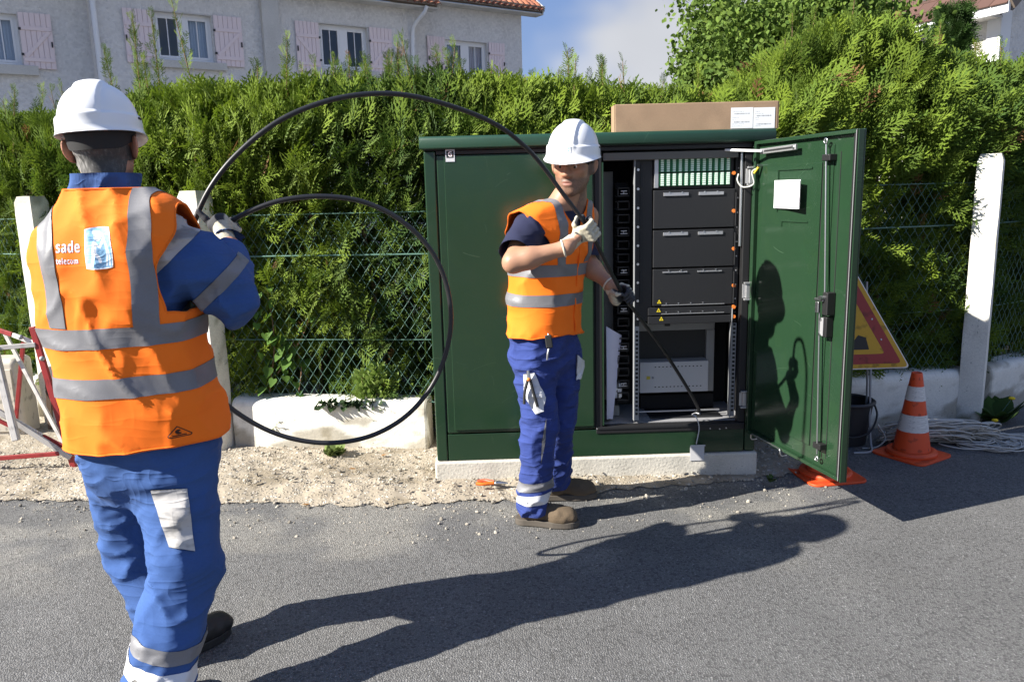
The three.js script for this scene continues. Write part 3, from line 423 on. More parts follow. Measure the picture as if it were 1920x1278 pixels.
function wallWithHoles(x0, x1, y0, y1, holes, depth, z) {
  const s = new THREE.Shape(); s.moveTo(x0, y0); s.lineTo(x1, y0); s.lineTo(x1, y1); s.lineTo(x0, y1); s.lineTo(x0, y0);
  for (const [a, b, c, d] of holes) { const h = new THREE.Path(); h.moveTo(a, c); h.lineTo(a, d); h.lineTo(b, d); h.lineTo(b, c); h.lineTo(a, c); s.holes.push(h); }
  const g = new THREE.ExtrudeGeometry(s, { depth, bevelEnabled: false }); g.translate(0, 0, z - depth); return g;
}
function eaves(parent, x0, x1, y, z, mats, rows = 4, name = 'roof', pitch = 0.62, tw = 0.21) {
  const c = Math.cos(pitch), sn = Math.sin(pitch), deep = 4.2, roof = mesh(name, at(bx(x0, -0.14, -deep, x1, -0.04, 0.0, 0.01), 0, y, z + 0.42, pitch), M.wood, parent);
  const tg = new THREE.CylinderGeometry(tw * 0.58, tw * 0.5, 0.42, 8, 1, true, -1.25, 2.5), n = Math.floor((x1 - x0) / tw);
  tg.rotateX(-Math.PI / 2); const r = rng(n * 7 + 1);
  for (let j = 0; j < rows; j++) for (let i = 0; i <= n; i++) { const t = mesh('tile', tg, mats[Math.floor(r() * mats.length)], roof), k = j * 0.33 + 0.12; t.position.set(x0 + (i + 0.5) * tw * (n / (n + 0.5)) , y + k * sn - 0.075 * c + 0.012 * r(), z + 0.42 - k * c - 0.0); t.rotation.x = pitch + 0.05 + 0.02 * r(); mats[0].side = mats[1].side = mats[2].side = THREE.DoubleSide; }
  const gt = new THREE.CylinderGeometry(0.075, 0.075, x1 - x0, 10, 1, true, -Math.PI / 2, Math.PI); gt.rotateZ(Math.PI / 2); gt.rotateX(Math.PI); gt.translate((x0 + x1) / 2, y - 0.02, z + 0.5); const gm = mesh('gutter', gt, M.gutter, parent); M.gutter.side = THREE.DoubleSide;
  mesh('soffit', bx(x0, y - 0.17, z, x1, y - 0.13, z + 0.40, 0.005), M.render, parent);
  for (const x of [x0, x1]) mesh('verge_board', at(bx(-0.03, -0.16, -deep, 0.03, 0.05, 0.02, 0.01), x, y, z + 0.42, pitch), M.render, roof);
  return roof;
}
const FA = V(-7.93, 0, -18.8), FR = Math.atan2(0.551, 0.834), FD = V(0.834, 0, -0.551), FN = V(0.551, 0, 0.834);
const fac = (px, py, set) => { const q = onPlane(px, py, FA.clone().addScaledVector(FN, set), FN).sub(FA); return [q.dot(FD), q.y]; };
{
  const o = thing('terraced_house', 'grey roughcast house with two pink shuttered windows and a flat pilaster', 'house', FA, 'terraced grey houses'); o.rotation.y = FR;
  const w = [[0.0, 1.28, 4.69, 5.74], [3.90, 5.22, 4.73, 5.82]];
  mesh('wall', wallWithHoles(-1.26, 6.62, -0.5, 6.52, w, 0.3, 0), M.stucco, o);
  mesh('side_wall', bx(-1.25, -0.5, -6, -0.98, 6.5, -0.3, 0), M.stucco, o);
  w.forEach(([a, b, c, d], i) => { windowPart(o, a, b, c, d, 0, i ? '' : 'r'); shutterPart(o, a - 0.63, a - 0.02, c - 0.1, d + 0.0, 0.02, false); shutterPart(o, b + 0.03, b + 0.68, c - 0.06, d + 0.02, 0.02, true); mesh('sill', bx(a - 0.15, c - 0.17, 0.0, b + 0.25, c, 0.10, 0.01), M.render, o); mesh('lintel', bx(a - 0.05, d, -0.02, b + 0.05, d + 0.03, 0.012, 0.004), M.render, o); });
  mesh('pilaster', bx(2.44, -0.5, 0.0, 2.86, 6.5, 0.16, 0.01), M.render, o);
  mesh('downpipe', tube([V(-1.2, 6.5, 0.30), V(-1.2, 6.25, 0.25), V(-1.2, 5.9, 0.1), V(-1.2, 5.5, 0.09), V(-1.2, 0, 0.09)], 0.06, 40, 8), M.upvc, o);
  mesh('downpipe', tube([V(6.75, 6.42, 0.5), V(6.72, 6.3, 0.45), V(6.52, 5.95, 0.12), V(6.50, 5.7, 0.07), V(6.50, 0, 0.07)], 0.05, 40, 8), M.upvc, o);
  eaves(o, 2.9, 7.15, 6.56, 0, M.tile); eaves(o, -1.3, 2.4, 6.66, 0, M.tile, 3);
}
{
  const set = -0.7, o = thing('terraced_house', 'grey roughcast house end with one pink shuttered window under red tiles', 'house', FA.clone().addScaledVector(FN, set), 'terraced grey houses'); o.rotation.y = FR;
  const [a, d] = fac(834, 73, set), [b] = fac(913, 78, set), c = fac(870, 142, set)[1], xe = fac(978, 60, set)[0], ye = fac(978, 22, set)[1];
  mesh('wall', wallWithHoles(6.4, xe, -0.5, ye - 0.02, [[a, b, c, d]], 0.3, 0), M.stucco, o);
  mesh('side_wall', bx(xe - 0.27, -0.5, -7, xe - 0.005, ye - 0.1, -0.3, 0), M.stucco, o);
  windowPart(o, a, b, c, d, 0, 'lr'); shutterPart(o, a - 0.60, a - 0.03, c - 0.08, d + 0.04, 0.02, false); shutterPart(o, b + 0.03, b + 0.60, c - 0.08, d + 0.02, 0.02, true); mesh('sill', bx(a - 0.15, c - 0.17, 0, b + 0.15, c, 0.10, 0.01), M.render, o);
  eaves(o, 6.2, xe + 0.55, ye + 0.05, 0, M.tile);
}
{
  const set = -0.55, o = thing('terraced_house', 'grey roughcast house set back beyond the white downpipe', 'house', FA.clone().addScaledVector(FN, set), 'terraced grey houses'); o.rotation.y = FR;
  const [b, d] = fac(29, 26, set), c = fac(20, 122, set)[1], e = fac(97, 60, set)[0];
  mesh('wall', wallWithHoles(-9, -1.0, -0.5, 6.4, [[b - 1.25, b, c, d]], 0.3, 0), M.stucco, o);
  windowPart(o, b - 1.25, b, c, d, 0, 'lr'); shutterPart(o, b + 0.02, e, c - 0.05, d + 0.04, 0.02, true); shutterPart(o, b - 1.95, b - 1.27, c - 0.05, d + 0.04, 0.02, false); mesh('sill', bx(b - 1.4, c - 0.2, 0, b + 0.28, c, 0.12, 0.01), M.render, o);
  eaves(o, -9.2, -1.4, 6.5, 0, M.tile, 3);
}
{ // house on the right: long sunlit wall under the eave, gable in shade
  const C = V(9.05, 0, -15), o = thing('tiled_house', 'white house with brown tiled roof and skylight beyond the hedge', 'house', C), e = V(-0.385, 0, -0.923); o.rotation.y = Math.atan2(-e.z, e.x) + Math.PI;   // local -x runs along the eave, +z faces the sun
  // local +x = -e, local +z = normal of the long wall
  const h = 4.53; const zN = V(Math.sin(o.rotation.y), 0, Math.cos(o.rotation.y)); const sgn = zN.x < 0 ? 1 : -1;
  mesh('wall', bx(-4, -0.5, sgn > 0 ? -0.25 : 0, -0.28, h, sgn > 0 ? 0 : 0.25, 0), M.whiteRender, o);
  mesh('corner_pier', bx(-0.28, -0.5, sgn > 0 ? -0.25 : 0.0, 0, h, sgn > 0 ? 0.03 : 0.25, 0.01), M.upvc, o);
  const gs = new THREE.Shape(); gs.moveTo(0, -0.5); gs.lineTo(7.4, -0.5); gs.lineTo(7.4, h); gs.lineTo(3.7, h + 3.3); gs.lineTo(0, h); gs.lineTo(0, -0.5);
  const gg = new THREE.ExtrudeGeometry(gs, { depth: 0.25, bevelEnabled: false }); gg.rotateY(Math.PI / 2 * sgn); gg.translate(sgn > 0 ? -0.26 : -0.01, 0, -0.26 * sgn); mesh('gable', gg, M.stucco, o);
  const pitch = Math.atan2(3.3, 3.7), L = 5.4, roof = mesh('roof', at(bx(-4.2, -0.1, -L, 0.45, -0.02, 0, 0.01), 0, h + 0.02, 0.45, pitch), M.wood, o);
  const r = rng(55), tg = new RoundedBoxGeometry(0.33, 0.03, 0.42, 1, 0.01); let cnt = 0;
  const lo = [];
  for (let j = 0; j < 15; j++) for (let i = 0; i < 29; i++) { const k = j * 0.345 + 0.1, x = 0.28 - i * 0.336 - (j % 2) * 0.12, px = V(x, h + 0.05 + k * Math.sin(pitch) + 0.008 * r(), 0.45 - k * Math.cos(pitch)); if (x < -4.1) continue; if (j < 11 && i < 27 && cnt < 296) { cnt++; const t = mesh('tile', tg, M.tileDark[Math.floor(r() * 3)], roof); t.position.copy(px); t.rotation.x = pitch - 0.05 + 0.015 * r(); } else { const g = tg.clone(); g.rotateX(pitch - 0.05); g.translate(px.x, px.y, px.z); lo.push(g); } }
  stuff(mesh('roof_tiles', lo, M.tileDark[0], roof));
  mesh('fascia', bx(-4.2, h - 0.16, 0.44, 0.45, h + 0.03, 0.50, 0.008), M.upvc, o); mesh('soffit', bx(-4.2, h - 0.14, 0.0, 0.0, h - 0.10, 0.44, 0.004), M.whiteRender, o);
  const sk = mesh('skylight', at(bx(-1.75, 0.0, -1.35, -1.15, 0.06, -0.65, 0.01), 0, h + 0.08, 0.45, pitch), M.signGrey, o); mesh('pane', at(bx(-1.69, 0.062, -1.29, -1.21, 0.072, -0.71, 0.0), 0, h + 0.08, 0.45, pitch), std(col(0.25, 0.33, 0.42), 0.08), sk);
  mesh('verge_board', at(bx(0.44, -0.14, -L, 0.49, 0.08, 0.02, 0.006), 0, h + 0.02, 0.45, pitch), M.wood, o);
}
// ================================================================ STREET CABINET
const CA = V(-0.414, 0, -3.98), CR = 1.195 * Math.PI / 180, CU = V(Math.cos(CR), 0, -Math.sin(CR)), CN = V(Math.sin(CR), 0, Math.cos(CR));
const cab = (px, py, off = 0) => { const q = onPlane(px, py, CA.clone().addScaledVector(CN, off), CN).sub(CA); return [q.dot(CU), q.y]; };
const cabPoint = (x, y, z) => V(0, y, 0).addScaledVector(CU, x).addScaledVector(CN, z).add(CA).setY(y);
{
  const g = bx(-0.012, -0.06, -0.47, 1.712, 0.128, 0.018, 0.012), m = mesh('footing_slab', g, M.plinth); m.position.copy(CA); m.rotation.y = CR; tag(m, 'pale concrete footing slab under the green cabinet', 'footing');
}
const cabinet = thing('street_cabinet', 'dark green metal telecom cabinet with its right door wide open', 'cabinet', CA); cabinet.rotation.y = CR;
{
  const o = cabinet, c = (n, g, m, p = o) => mesh(n, g, m, p);
  c('skirt', [bx(0.062, 0.13, -0.06, 1.640, 0.276, 0.0, 0.004)], M.green);
  c('corner_post', bx(0, 0.13, -0.10, 0.058, 1.735, 0.002, 0.008), M.green); c('corner_post', bx(1.644, 0.13, -0.10, 1.70, 1.735, 0.002, 0.008), M.green);
  c('side_panel', bx(0.0, 0.13, -0.45, 0.02, 1.735, -0.102, 0.003), M.green); c('side_panel', bx(1.68, 0.13, -0.45, 1.70, 1.735, -0.102, 0.003), M.green);
  c('back_panel', bx(0.021, 0.13, -0.45, 1.679, 1.735, -0.43, 0.002), M.green);
  c('top_panel', bx(0.0, 1.737, -0.45, 1.70, 1.745, -0.004, 0.001), M.black);
  c('header', bx(0.06, 1.716, -0.05, 1.642, 1.735, -0.006, 0.002), M.black);
  { // lid with a rolled front edge
    const s = new THREE.Shape(); s.moveTo(-0.48, 0); s.lineTo(-0.48, 0.034); s.lineTo(0.008, 0.050); s.quadraticCurveTo(0.027, 0.050, 0.029, 0.036); s.lineTo(0.031, 0.006); s.quadraticCurveTo(0.031, -0.004, 0.022, -0.004); s.lineTo(0.019, 0.0); s.lineTo(-0.48, 0);
    const g = new THREE.ExtrudeGeometry(s, { depth: 1.755, bevelEnabled: true, bevelSize: 0.004, bevelThickness: 0.004, bevelSegments: 2, curveSegments: 8 }); g.rotateY(-Math.PI / 2); g.translate(1.742, 1.75, 0); g.applyMatrix4(new THREE.Matrix4().makeScale(1, 1, 1));
    c('lid', toCreasedNormals(g, 0.6), M.greenLid);
  }
  // closed left door: flange and raised middle
  const ld = c('door', bx(0.064, 0.283, -0.02, 0.842, 1.713, 0.004, 0.005), M.green); ld.userData.label = 'closed left door with a small white label';
  c('raised_panel', bx(0.100, 0.300, 0.004, 0.836, 1.705, 0.013, 0.008), M.green, ld);
  c('edge_seal', bx(0.0585, 0.29, -0.03, 0.0635, 1.71, -0.004, 0), M.blackSoft, ld);
  { const [x0, y1] = cab(835, 281), [x1, y0] = cab(853, 303); const lg = new THREE.PlaneGeometry(x1 - x0, y1 - y0); lg.translate((x0 + x1) / 2, (y0 + y1) / 2, 0.0155);
    c('label', lg, std(col(1, 1, 1), 0.5, { map: canvasTex(128, 156, (g, w, h) => { g.fillStyle = '#c9ced2'; g.fillRect(0, 0, w, h); g.fillStyle = '#1b1d22'; g.fillRect(12, 12, 104, 90); g.fillStyle = '#f4f4f4'; g.font = 'bold 92px sans-serif'; g.textAlign = 'center'; g.fillText('G', 64, 90); g.fillStyle = '#4a4d55'; g.fillRect(14, 104, 100, 8); }) }), ld); }
  // opening frame
  c('stile', bx(0.848, 0.283, -0.04, 0.884, 1.714, 0.0, 0.003), M.black); c('stile', bx(0.842, 0.29, -0.3, 0.8475, 1.71, -0.002, 0), M.blackSoft); c('stile', bx(1.606, 0.293, -0.05, 1.642, 1.690, -0.002, 0.003), M.black);
  c('stile_edge', bx(0.8845, 0.30, -0.004, 0.892, 1.66, 0.006, 0.001), M.green);
  c('sill', bx(0.850, 0.255, -0.05, 1.640, 0.291, 0.006, 0.003), M.black); c('sill_lip', bx(0.86, 0.278, 0.006, 1.62, 0.2905, 0.011, 0.001), M.blackPanel);
  c('head_rail', bx(0.893, 1.668, -0.06, 1.575, 1.706, -0.015, 0.003), std(col(0.12, 0.115, 0.105), 0.6));
  c('interior_wall', bx(0.830, 0.29, -0.43, 0.838, 1.70, -0.045, 0), M.greyInner); c('interior_wall', bx(1.660, 0.29, -0.428, 1.668, 1.70, -0.101, 0), M.black); c('interior_wall', bx(0.84, 0.30, -0.428, 1.655, 1.70, -0.420, 0), M.blackSoft);
  c('floor_tray', bx(0.84, 0.286, -0.42, 1.655, 0.294, -0.051, 0), M.signGrey); c('ceiling_tray', bx(0.84, 1.70, -0.42, 1.655, 1.708, -0.061, 0), M.black);
  c('side_plate', bx(0.900, 0.36, -0.30, 0.985, 1.62, -0.29, 0.002), M.greyPaint); // pale grey plate behind the cable rings
  // column of cable rings
  c('ring_column', bx(0.985, 0.36, -0.22, 1.052, 1.56, -0.205, 0.002), M.blackSoft);
  for (let i = 0; i < 17; i++) { const y = 0.40 + i * 0.068, s = c('cable_ring', [bx(0.980, y, -0.20, 1.045, y + 0.007, -0.11), bx(0.980, y + 0.040, -0.20, 1.045, y + 0.047, -0.11), bx(0.980, y + 0.008, -0.117, 0.987, y + 0.039, -0.11), bx(1.038, y + 0.008, -0.117, 1.045, y + 0.039, -0.11)], M.black); if (i % 3 === 1) c('clip', [bx(0.995, y + 0.012, -0.125, 1.033, y + 0.017, -0.105), bx(0.998, y + 0.026, -0.125, 1.030, y + 0.031, -0.105), bx(1.010, y + 0.017, -0.121, 1.016, y + 0.026, -0.108)], M.zinc, s); }
  // perforated mounting rails
  for (const [x0, x1, z, y1] of [[1.056, 1.082, -0.035, 1.68], [1.574, 1.600, -0.05, 0.90]]) {
    const rail = c('rack_rail', [bx(x0, 0.31, z - 0.03, x1, Math.min(y1, 0.82), z, 0.001), bx(x0 - 0.003, 0.31, z - 0.028, x0 + 0.001, y1, z + 0.012, 0.001)], M.galv), holes = []; if (y1 > 1) c('rail_plate', bx(x0 + 0.002, 0.8205, z - 0.03, x1, y1, z, 0.001), M.black, rail);
    for (let y = 0.34; y < (y1 > 1 ? 0.80 : 0.88); y += 0.0222) holes.push(bx(x0 + 0.008, y, z - 0.001, x1 - 0.005, y + 0.012, z + 0.0012, 0)); stuff(c('rail_holes', holes, M.blackSoft, rail));
    if (y1 > 1) for (let i = 0; i < 9; i++) c('screw', disc(x0 + 0.0165, 0.86 + i * 0.095, z + 0.004, 0.0065, 0.008), M.steel, rail);
  }
  c('rail_cover', bx(1.0835, 0.84, -0.12, 1.150, 1.68, -0.055, 0.002), M.black); for (const [a, b] of [[1.53, 1.66], [1.33, 1.52], [1.13, 1.32], [0.93, 1.12]]) c('cover_plate', bx(1.086, a, -0.055, 1.104, b - 0.012, -0.050, 0.001), M.blackPanel);
  c('side_column', bx(1.574, 0.905, -0.13, 1.602, 1.68, -0.052, 0.002), M.black);
  for (const py of [324, 395, 466, 535, 575, 593]) { const [x, y] = cab(1376, py, -0.045); c('knob', disc(x, y, -0.046, 0.0095, 0.012, 14), M.orangeCap); }
  for (let i = 0; i < 10; i++) c('screw', disc(1.588, 0.95 + i * 0.074, -0.050, 0.004, 0.006, 8), M.zinc);
  // splice and patch drawers
  const z = -0.045; const unit = (y0, y1, x0 = 1.155, x1 = 1.572) => c('drawer', bx(x0, y0, z - 0.22, x1, y1, z, 0.003), M.blackPanel);
  const tray = c('patch_tray', bx(1.155, 1.520, z - 0.22, 1.572, 1.685, z - 0.03, 0.002), M.black);
  c('tray_side', bx(1.158, 1.528, z - 0.03, 1.178, 1.672, z + 0.003, 0.001), M.zinc, tray); c('tray_top', bx(1.18, 1.672, z - 0.03, 1.55, 1.68, z, 0.001), M.blackPanel, tray);
  for (let row = 0; row < 2; row++) for (let i = 0; i < 12; i++) { const x = 1.184 + i * 0.0305, y0 = row ? 1.535 : 1.605, y1 = y0 + 0.064, b = c('adapter_block', bx(x, y0, z - 0.03, x + 0.0265, y1, z - 0.006, 0.001), M.pcb, tray), parts = []; void b; for (let k = 0; k < 6; k++) parts.push(bx(x + 0.007, y0 + 0.003 + k * 0.0102, z - 0.006, x + 0.022, y0 + 0.0112 + k * 0.0102, z + (row ? 0.004 : -0.001), 0.0006)); stuff(c('adapter_port', parts, M.connector, tray)); }
  const u1 = unit(1.322, 1.516), u2 = unit(1.122, 1.314), u3 = unit(0.922, 1.114);
  for (const [u, y] of [[u1, 1.494], [u2, 1.294], [u3, 1.098]]) for (const x of [1.205, 1.385]) { c('hinge_strip', bx(x, y - (u === u3 ? 0.003 : 0.008), z, x + 0.128, y + (u === u3 ? 0.003 : 0.008), z + 0.006, 0.001), M.zinc, u); for (const k of [0.03, 0.095]) c('screw', disc(x + k, y + 0.009, z + 0.005, 0.0035, 0.008, 8), M.steel, u); }
  for (const [u, a, b] of [[u1, 1.322, 1.516], [u2, 1.122, 1.314], [u3, 0.922, 1.114]]) c('side_flange', bx(1.5735, a + 0.005, z - 0.02, 1.5775, b - 0.02, z + 0.012, 0.001), M.blackPanel, u);
  const u4 = unit(0.872, 0.914, 1.13), u5 = unit(0.826, 0.866, 1.13);
  const tri = std(col(1, 1, 1), 0.6, { map: canvasTex(96, 96, (g) => { g.fillStyle = '#101114'; g.fillRect(0, 0, 96, 96); g.fillStyle = '#d8c21a'; g.beginPath(); g.moveTo(48, 6); g.lineTo(93, 88); g.lineTo(3, 88); g.fill(); g.fillStyle = '#16150c'; g.beginPath(); g.arc(48, 62, 9, 0, 7); g.fill(); g.lineWidth = 4; g.strokeStyle = '#16150c'; g.beginPath(); for (let k = 0; k < 8; k++) { g.moveTo(48, 62); g.lineTo(48 + 20 * Math.cos(k * 0.785), 62 + 20 * Math.sin(k * 0.785)); } g.stroke(); }) });
  for (const [u, px, py] of [[u3, 1236, 565], [u4, 1235, 581], [u5, 1240, 597]]) { const [x, y] = cab(px, py, z), g = new THREE.PlaneGeometry(0.025, 0.025); g.translate(x, y, z + 0.0015); c('laser_label', g, tri, u); }
  for (const [u, y, n] of [[u3, 0.926, 4], [u4, 0.880, 5]]) { c('lower_strip', bx(1.20, y - 0.0015, z, 1.53, y + 0.0015, z + 0.004, 0), M.zinc, u); for (let k = 0; k < n; k++) c('screw', disc(1.225 + k * 0.064, y + 0.009, z + 0.002, 0.0035, 0.006, 8), M.steel, u); }
  // lower bay: grey steel subframe
  const sub = c('subframe', [bx(1.105, 0.752, -0.30, 1.545, 0.815, -0.26, 0.002), bx(1.500, 0.40, -0.30, 1.545, 0.750, -0.26, 0.002), bx(1.105, 0.40, -0.30, 1.118, 0.750, -0.26, 0.002)], M.greyPaint), hs = [];
  c('shelf_box', bx(1.118, 0.415, -0.30, 1.498, 0.588, -0.20, 0.003), std(col(0.52, 0.52, 0.52), 0.5), sub); for (const y of [0.445, 0.558]) for (let i = 0; i < 13; i++) hs.push(bx(1.20 + i * 0.021, y, -0.2005, 1.208 + i * 0.021, y + 0.005, -0.1988, 0)); stuff(c('slots', hs, M.blackSoft, sub)); c('sticker', bx(1.155, 0.492, -0.2, 1.175, 0.510, -0.1985, 0), std(col(0.55, 0.45, 0.05), 0.6), sub); c('lock', disc(1.190, 0.501, -0.197, 0.006, 0.005), M.signGrey, sub);
  c('handle', bx(1.265, 0.778, -0.26, 1.295, 0.79, -0.252, 0.001), M.black, sub); c('bay_back', bx(1.119, 0.590, -0.299, 1.499, 0.751, -0.288, 0), std(col(0.03, 0.03, 0.028), 0.7), sub);
  c('floor_brush', bx(1.14, 0.295, -0.36, 1.56, 0.375, -0.30, 0.004), M.blackSoft); c('gland_plate', bx(1.16, 0.2945, -0.29, 1.55, 0.300, -0.10, 0.001), M.blackPanel); c('gland_bar', bx(1.10, 0.318, -0.16, 1.55, 0.326, -0.15, 0.001), M.zinc);
  // chrome lock tube at the hinge side, hinges, screws on the sill
  c('lock_tube', cyl(V(1.596, 1.225, -0.02), V(1.594, 1.69, -0.02), 0.0085, undefined, 12), M.steel);
  for (const [px, py] of [[1331, 802], [1349, 803], [1361, 801], [1119, 795]]) { const [x, y] = cab(px, py); c('screw', disc(x, Math.min(y, 0.284), 0.008, 0.004, 0.006, 8), M.zinc); }
  // white numbered distribution blocks
  const four = canvasTex(64, 96, (g) => { g.fillStyle = '#e8eaec'; g.fillRect(0, 0, 64, 96); g.fillStyle = '#1a1a1c'; g.font = 'bold 44px sans-serif'; g.fillText('4', 14, 64); g.fillRect(48, 34, 5, 32); });
  for (const [px, py, n] of [[1158, 733, 1], [1153, 553, 0]]) { const [x, y] = cab(px, py, -0.12), b = c('terminal_block', new RoundedBoxGeometry(0.052, 0.085, 0.05, 3, 0.012).translate(x, y, -0.145), M.plasticWhite); if (n) { const g = new THREE.PlaneGeometry(0.03, 0.045); g.translate(x, y, -0.1185); c('number', g, std(col(1, 1, 1), 0.6, { map: four }), b); } else c('clip_mark', bx(x - 0.012, y - 0.02, -0.1195, x - 0.006, y + 0.02, -0.117), M.blackSoft, b); }
  for (const [px, py] of [[1155, 690], [1155, 770]]) { const [x, y] = cab(px, py, -0.2); c('terminal_block', bx(x - 0.025, y - 0.03, -0.25, x + 0.02, y + 0.03, -0.2, 0.004), M.greyPaint); }

  // ---- open right door: local x from hinge to free edge, +z = inner face
  const DA = 103 * Math.PI / 180, dv = V(-Math.cos(DA), 0, Math.sin(DA)), door = c('door', [bx(0.0, 0.245, -0.030, 0.780, 1.742, -0.022, 0.003)], M.green);
  door.userData.label = 'open right door showing its inner face'; door.position.set(1.638, 0, 0.028); door.rotation.y = Math.atan2(-dv.z, dv.x);
  door.geometry = merge([bx(0.0, 0.245, -0.030, 0.780, 1.742, -0.022, 0.003), bx(0.0, 0.245, -0.0215, 0.018, 1.742, 0.0, 0.003), bx(0.0185, 0.245, -0.0215, 0.7615, 0.262, 0.0, 0.003), bx(0.0185, 1.725, -0.0215, 0.7615, 1.742, 0.0, 0.003)]);
  cabinet.updateMatrixWorld(true); const inv = door.matrixWorld.clone().invert(), dn = V(0, 0, 1).transformDirection(door.matrixWorld), d0 = V(0, 0, 0).applyMatrix4(door.matrixWorld);
  const D = (px, py) => { const q = onPlane(px, py, d0.clone().addScaledVector(dn, -0.02), dn).applyMatrix4(inv); return [q.x, q.y]; };
  const s = (n, g, m) => mesh(n, g, m, door), zi = -0.0215;
  s('edge_return', bx(0.745, 0.262, zi, 0.762, 1.725, 0.001, 0.003), M.black); s('seal_strip', bx(0.7625, 0.25, -0.0215, 0.7700, 1.738, 0.006, 0.002), M.seal); s('seal_strip', bx(0.7705, 0.25, -0.0215, 0.7745, 1.738, 0.009, 0.001), M.black); s('edge_lip', bx(0.775, 0.247, -0.0215, 0.781, 1.740, 0.005, 0.002), M.green);
  const [xg] = D(1531, 600); const [xl] = D(1430, 600);
  s('inner_panel', bx(0.10, 0.335, zi, xg - 0.004, 1.62, zi + 0.007, 0.004), M.green); s('inner_panel', bx(xg + 0.003, 0.300, zi, 0.60, 1.690, zi + 0.004, 0.003), M.green); s('groove', bx(0.640, 0.31, zi - 0.0005, 0.644, 1.66, zi + 0.0015, 0), M.blackSoft);
  s('groove', bx(xg - 0.0035, 0.335, zi - 0.0005, xg + 0.002, 1.62, zi + 0.0015, 0), M.blackSoft);
  { const [a, t] = D(1462, 316), [b] = D(1527, 316); s('pocket', [bx(a, t - 0.010, zi + 0.007, b, t, zi + 0.013, 0.002), bx(a, t - 0.20, zi + 0.007, a + 0.008, t - 0.011, zi + 0.013, 0.002)], M.green); const [a2, t2] = D(1468, 412); s('pocket', [bx(a2, t2 - 0.008, zi + 0.007, b - 0.02, t2, zi + 0.012, 0.002), bx(a2, t2 - 0.03, zi + 0.007, a2 + 0.006, t2 - 0.009, zi + 0.012, 0.002)], M.green); }
  { const [x0, y1] = D(1459, 338), [x1, y0] = D(1518, 391); const n = 12, g = new THREE.PlaneGeometry(x1 - x0, y1 - y0, n, 4), p = g.attributes.position; for (let i = 0; i < p.count; i++) { const t = p.getX(i) / (x1 - x0) + 0.5; p.setZ(i, 0.030 * Math.sin(t * 1.5) * t + 0.003); p.setX(i, p.getX(i) - 0.01 * t * t); } g.computeVertexNormals(); g.translate((x0 + x1) / 2, (y0 + y1) / 2, zi + 0.016); const inner = g.clone(); inner.translate(0, 0, -0.004); s('document', [g, inner], std(col(0.82, 0.83, 0.86), 0.9, { side: THREE.DoubleSide })); }
  const rod = (n, a, b, r = 0.0042, zz = 0.004) => s(n, cyl(V(D(...a)[0], D(...a)[1], zz), V(D(...b)[0], D(...b)[1], zz), r, undefined, 10), M.steel);
  rod('lock_rod', [1559, 268], [1556, 560]); rod('lock_rod', [1546, 585], [1541, 850]);
  for (const q of [[1564, 294], [1545, 835]]) { const [x, y] = D(...q); s('rod_guide', bx(x - 0.035, y - 0.015, zi, x + 0.02, y + 0.012, 0.014, 0.003), M.black); }
  { const [x, y] = D(1559, 566); s('lock_case', bx(x - 0.008, y - 0.055, zi, x + 0.028, y + 0.045, 0.02, 0.004), M.black); const [x2, y2] = D(1557, 612); s('lock_case', bx(x2 - 0.014, y2 - 0.045, zi, x2 + 0.020, y2 + 0.045, 0.014, 0.004), M.black); s('lock_plate', bx(x2 - 0.02, y2 - 0.040, 0.0145, x2 + 0.002, y2 + 0.040, 0.018, 0.002), M.signGrey); for (const k of [-0.034, 0.034]) s('screw', disc(x2 - 0.014, y2 + k, 0.02, 0.006, 0.008, 10), M.steel);
    s('lock_lever', [bx(x - 0.055, y + 0.004, 0.006, x + 0.006, y + 0.016, 0.028, 0.003), bx(x - 0.050, y - 0.050, 0.012, x - 0.026, y + 0.000, 0.026, 0.004), cyl(V(x, y + 0.02, 0.02), V(x, y + 0.02, 0.04), 0.011, undefined, 14)], M.steel); }
  for (const q of [[1559, 264], [1541, 858]]) { const [x, y] = D(...q); s('rod_eye', new THREE.TorusGeometry(0.010, 0.004, 8, 14).translate(x, y, 0.006), M.steel); }
  { const [x0, y0] = D(1437, 284), [x1, y1] = D(1505, 275); s('stay_channel', bar(V(x0, y0, 0.01), V(x1, y1, 0.01), 0.026, 0.012, V(0, 0, 1)), M.zinc); s('stay_slot', bar(V(x0 + 0.04, lerp(y0, y1, 0.12), 0.0165), V(x1 - 0.03, lerp(y0, y1, 0.9), 0.0165), 0.008, 0.002), M.blackSoft); s('screw', disc(x1 - 0.015, y1, 0.02, 0.006, 0.008, 10), M.steel);
    const A = V(x0 + 0.03, y0 + 0.002, 0.022).applyMatrix4(door.matrix), B = V(...cab(1360, 281, -0.02), -0.02); c('stay_rod', bar(B, A, 0.012, 0.012), std(col(0.80, 0.80, 0.80), 0.35)); }
  { const [x0, y0] = D(1419, 812), [x1, y1] = D(1475, 838); s('grab_wire', tube([V(x0, y0 - 0.03, zi), V(x0, y0 - 0.028, 0.010), V(x0 + 0.004, y0, 0.014), V(x0 + 0.02, y0 + 0.002, 0.014), V(x1 - 0.02, y0 + 0.002, 0.014), V(x1 - 0.004, y0, 0.014), V(x1, y0 - 0.03, 0.010), V(x1, y0 - 0.032, zi)], 0.0035, 40, 7), M.steel); }
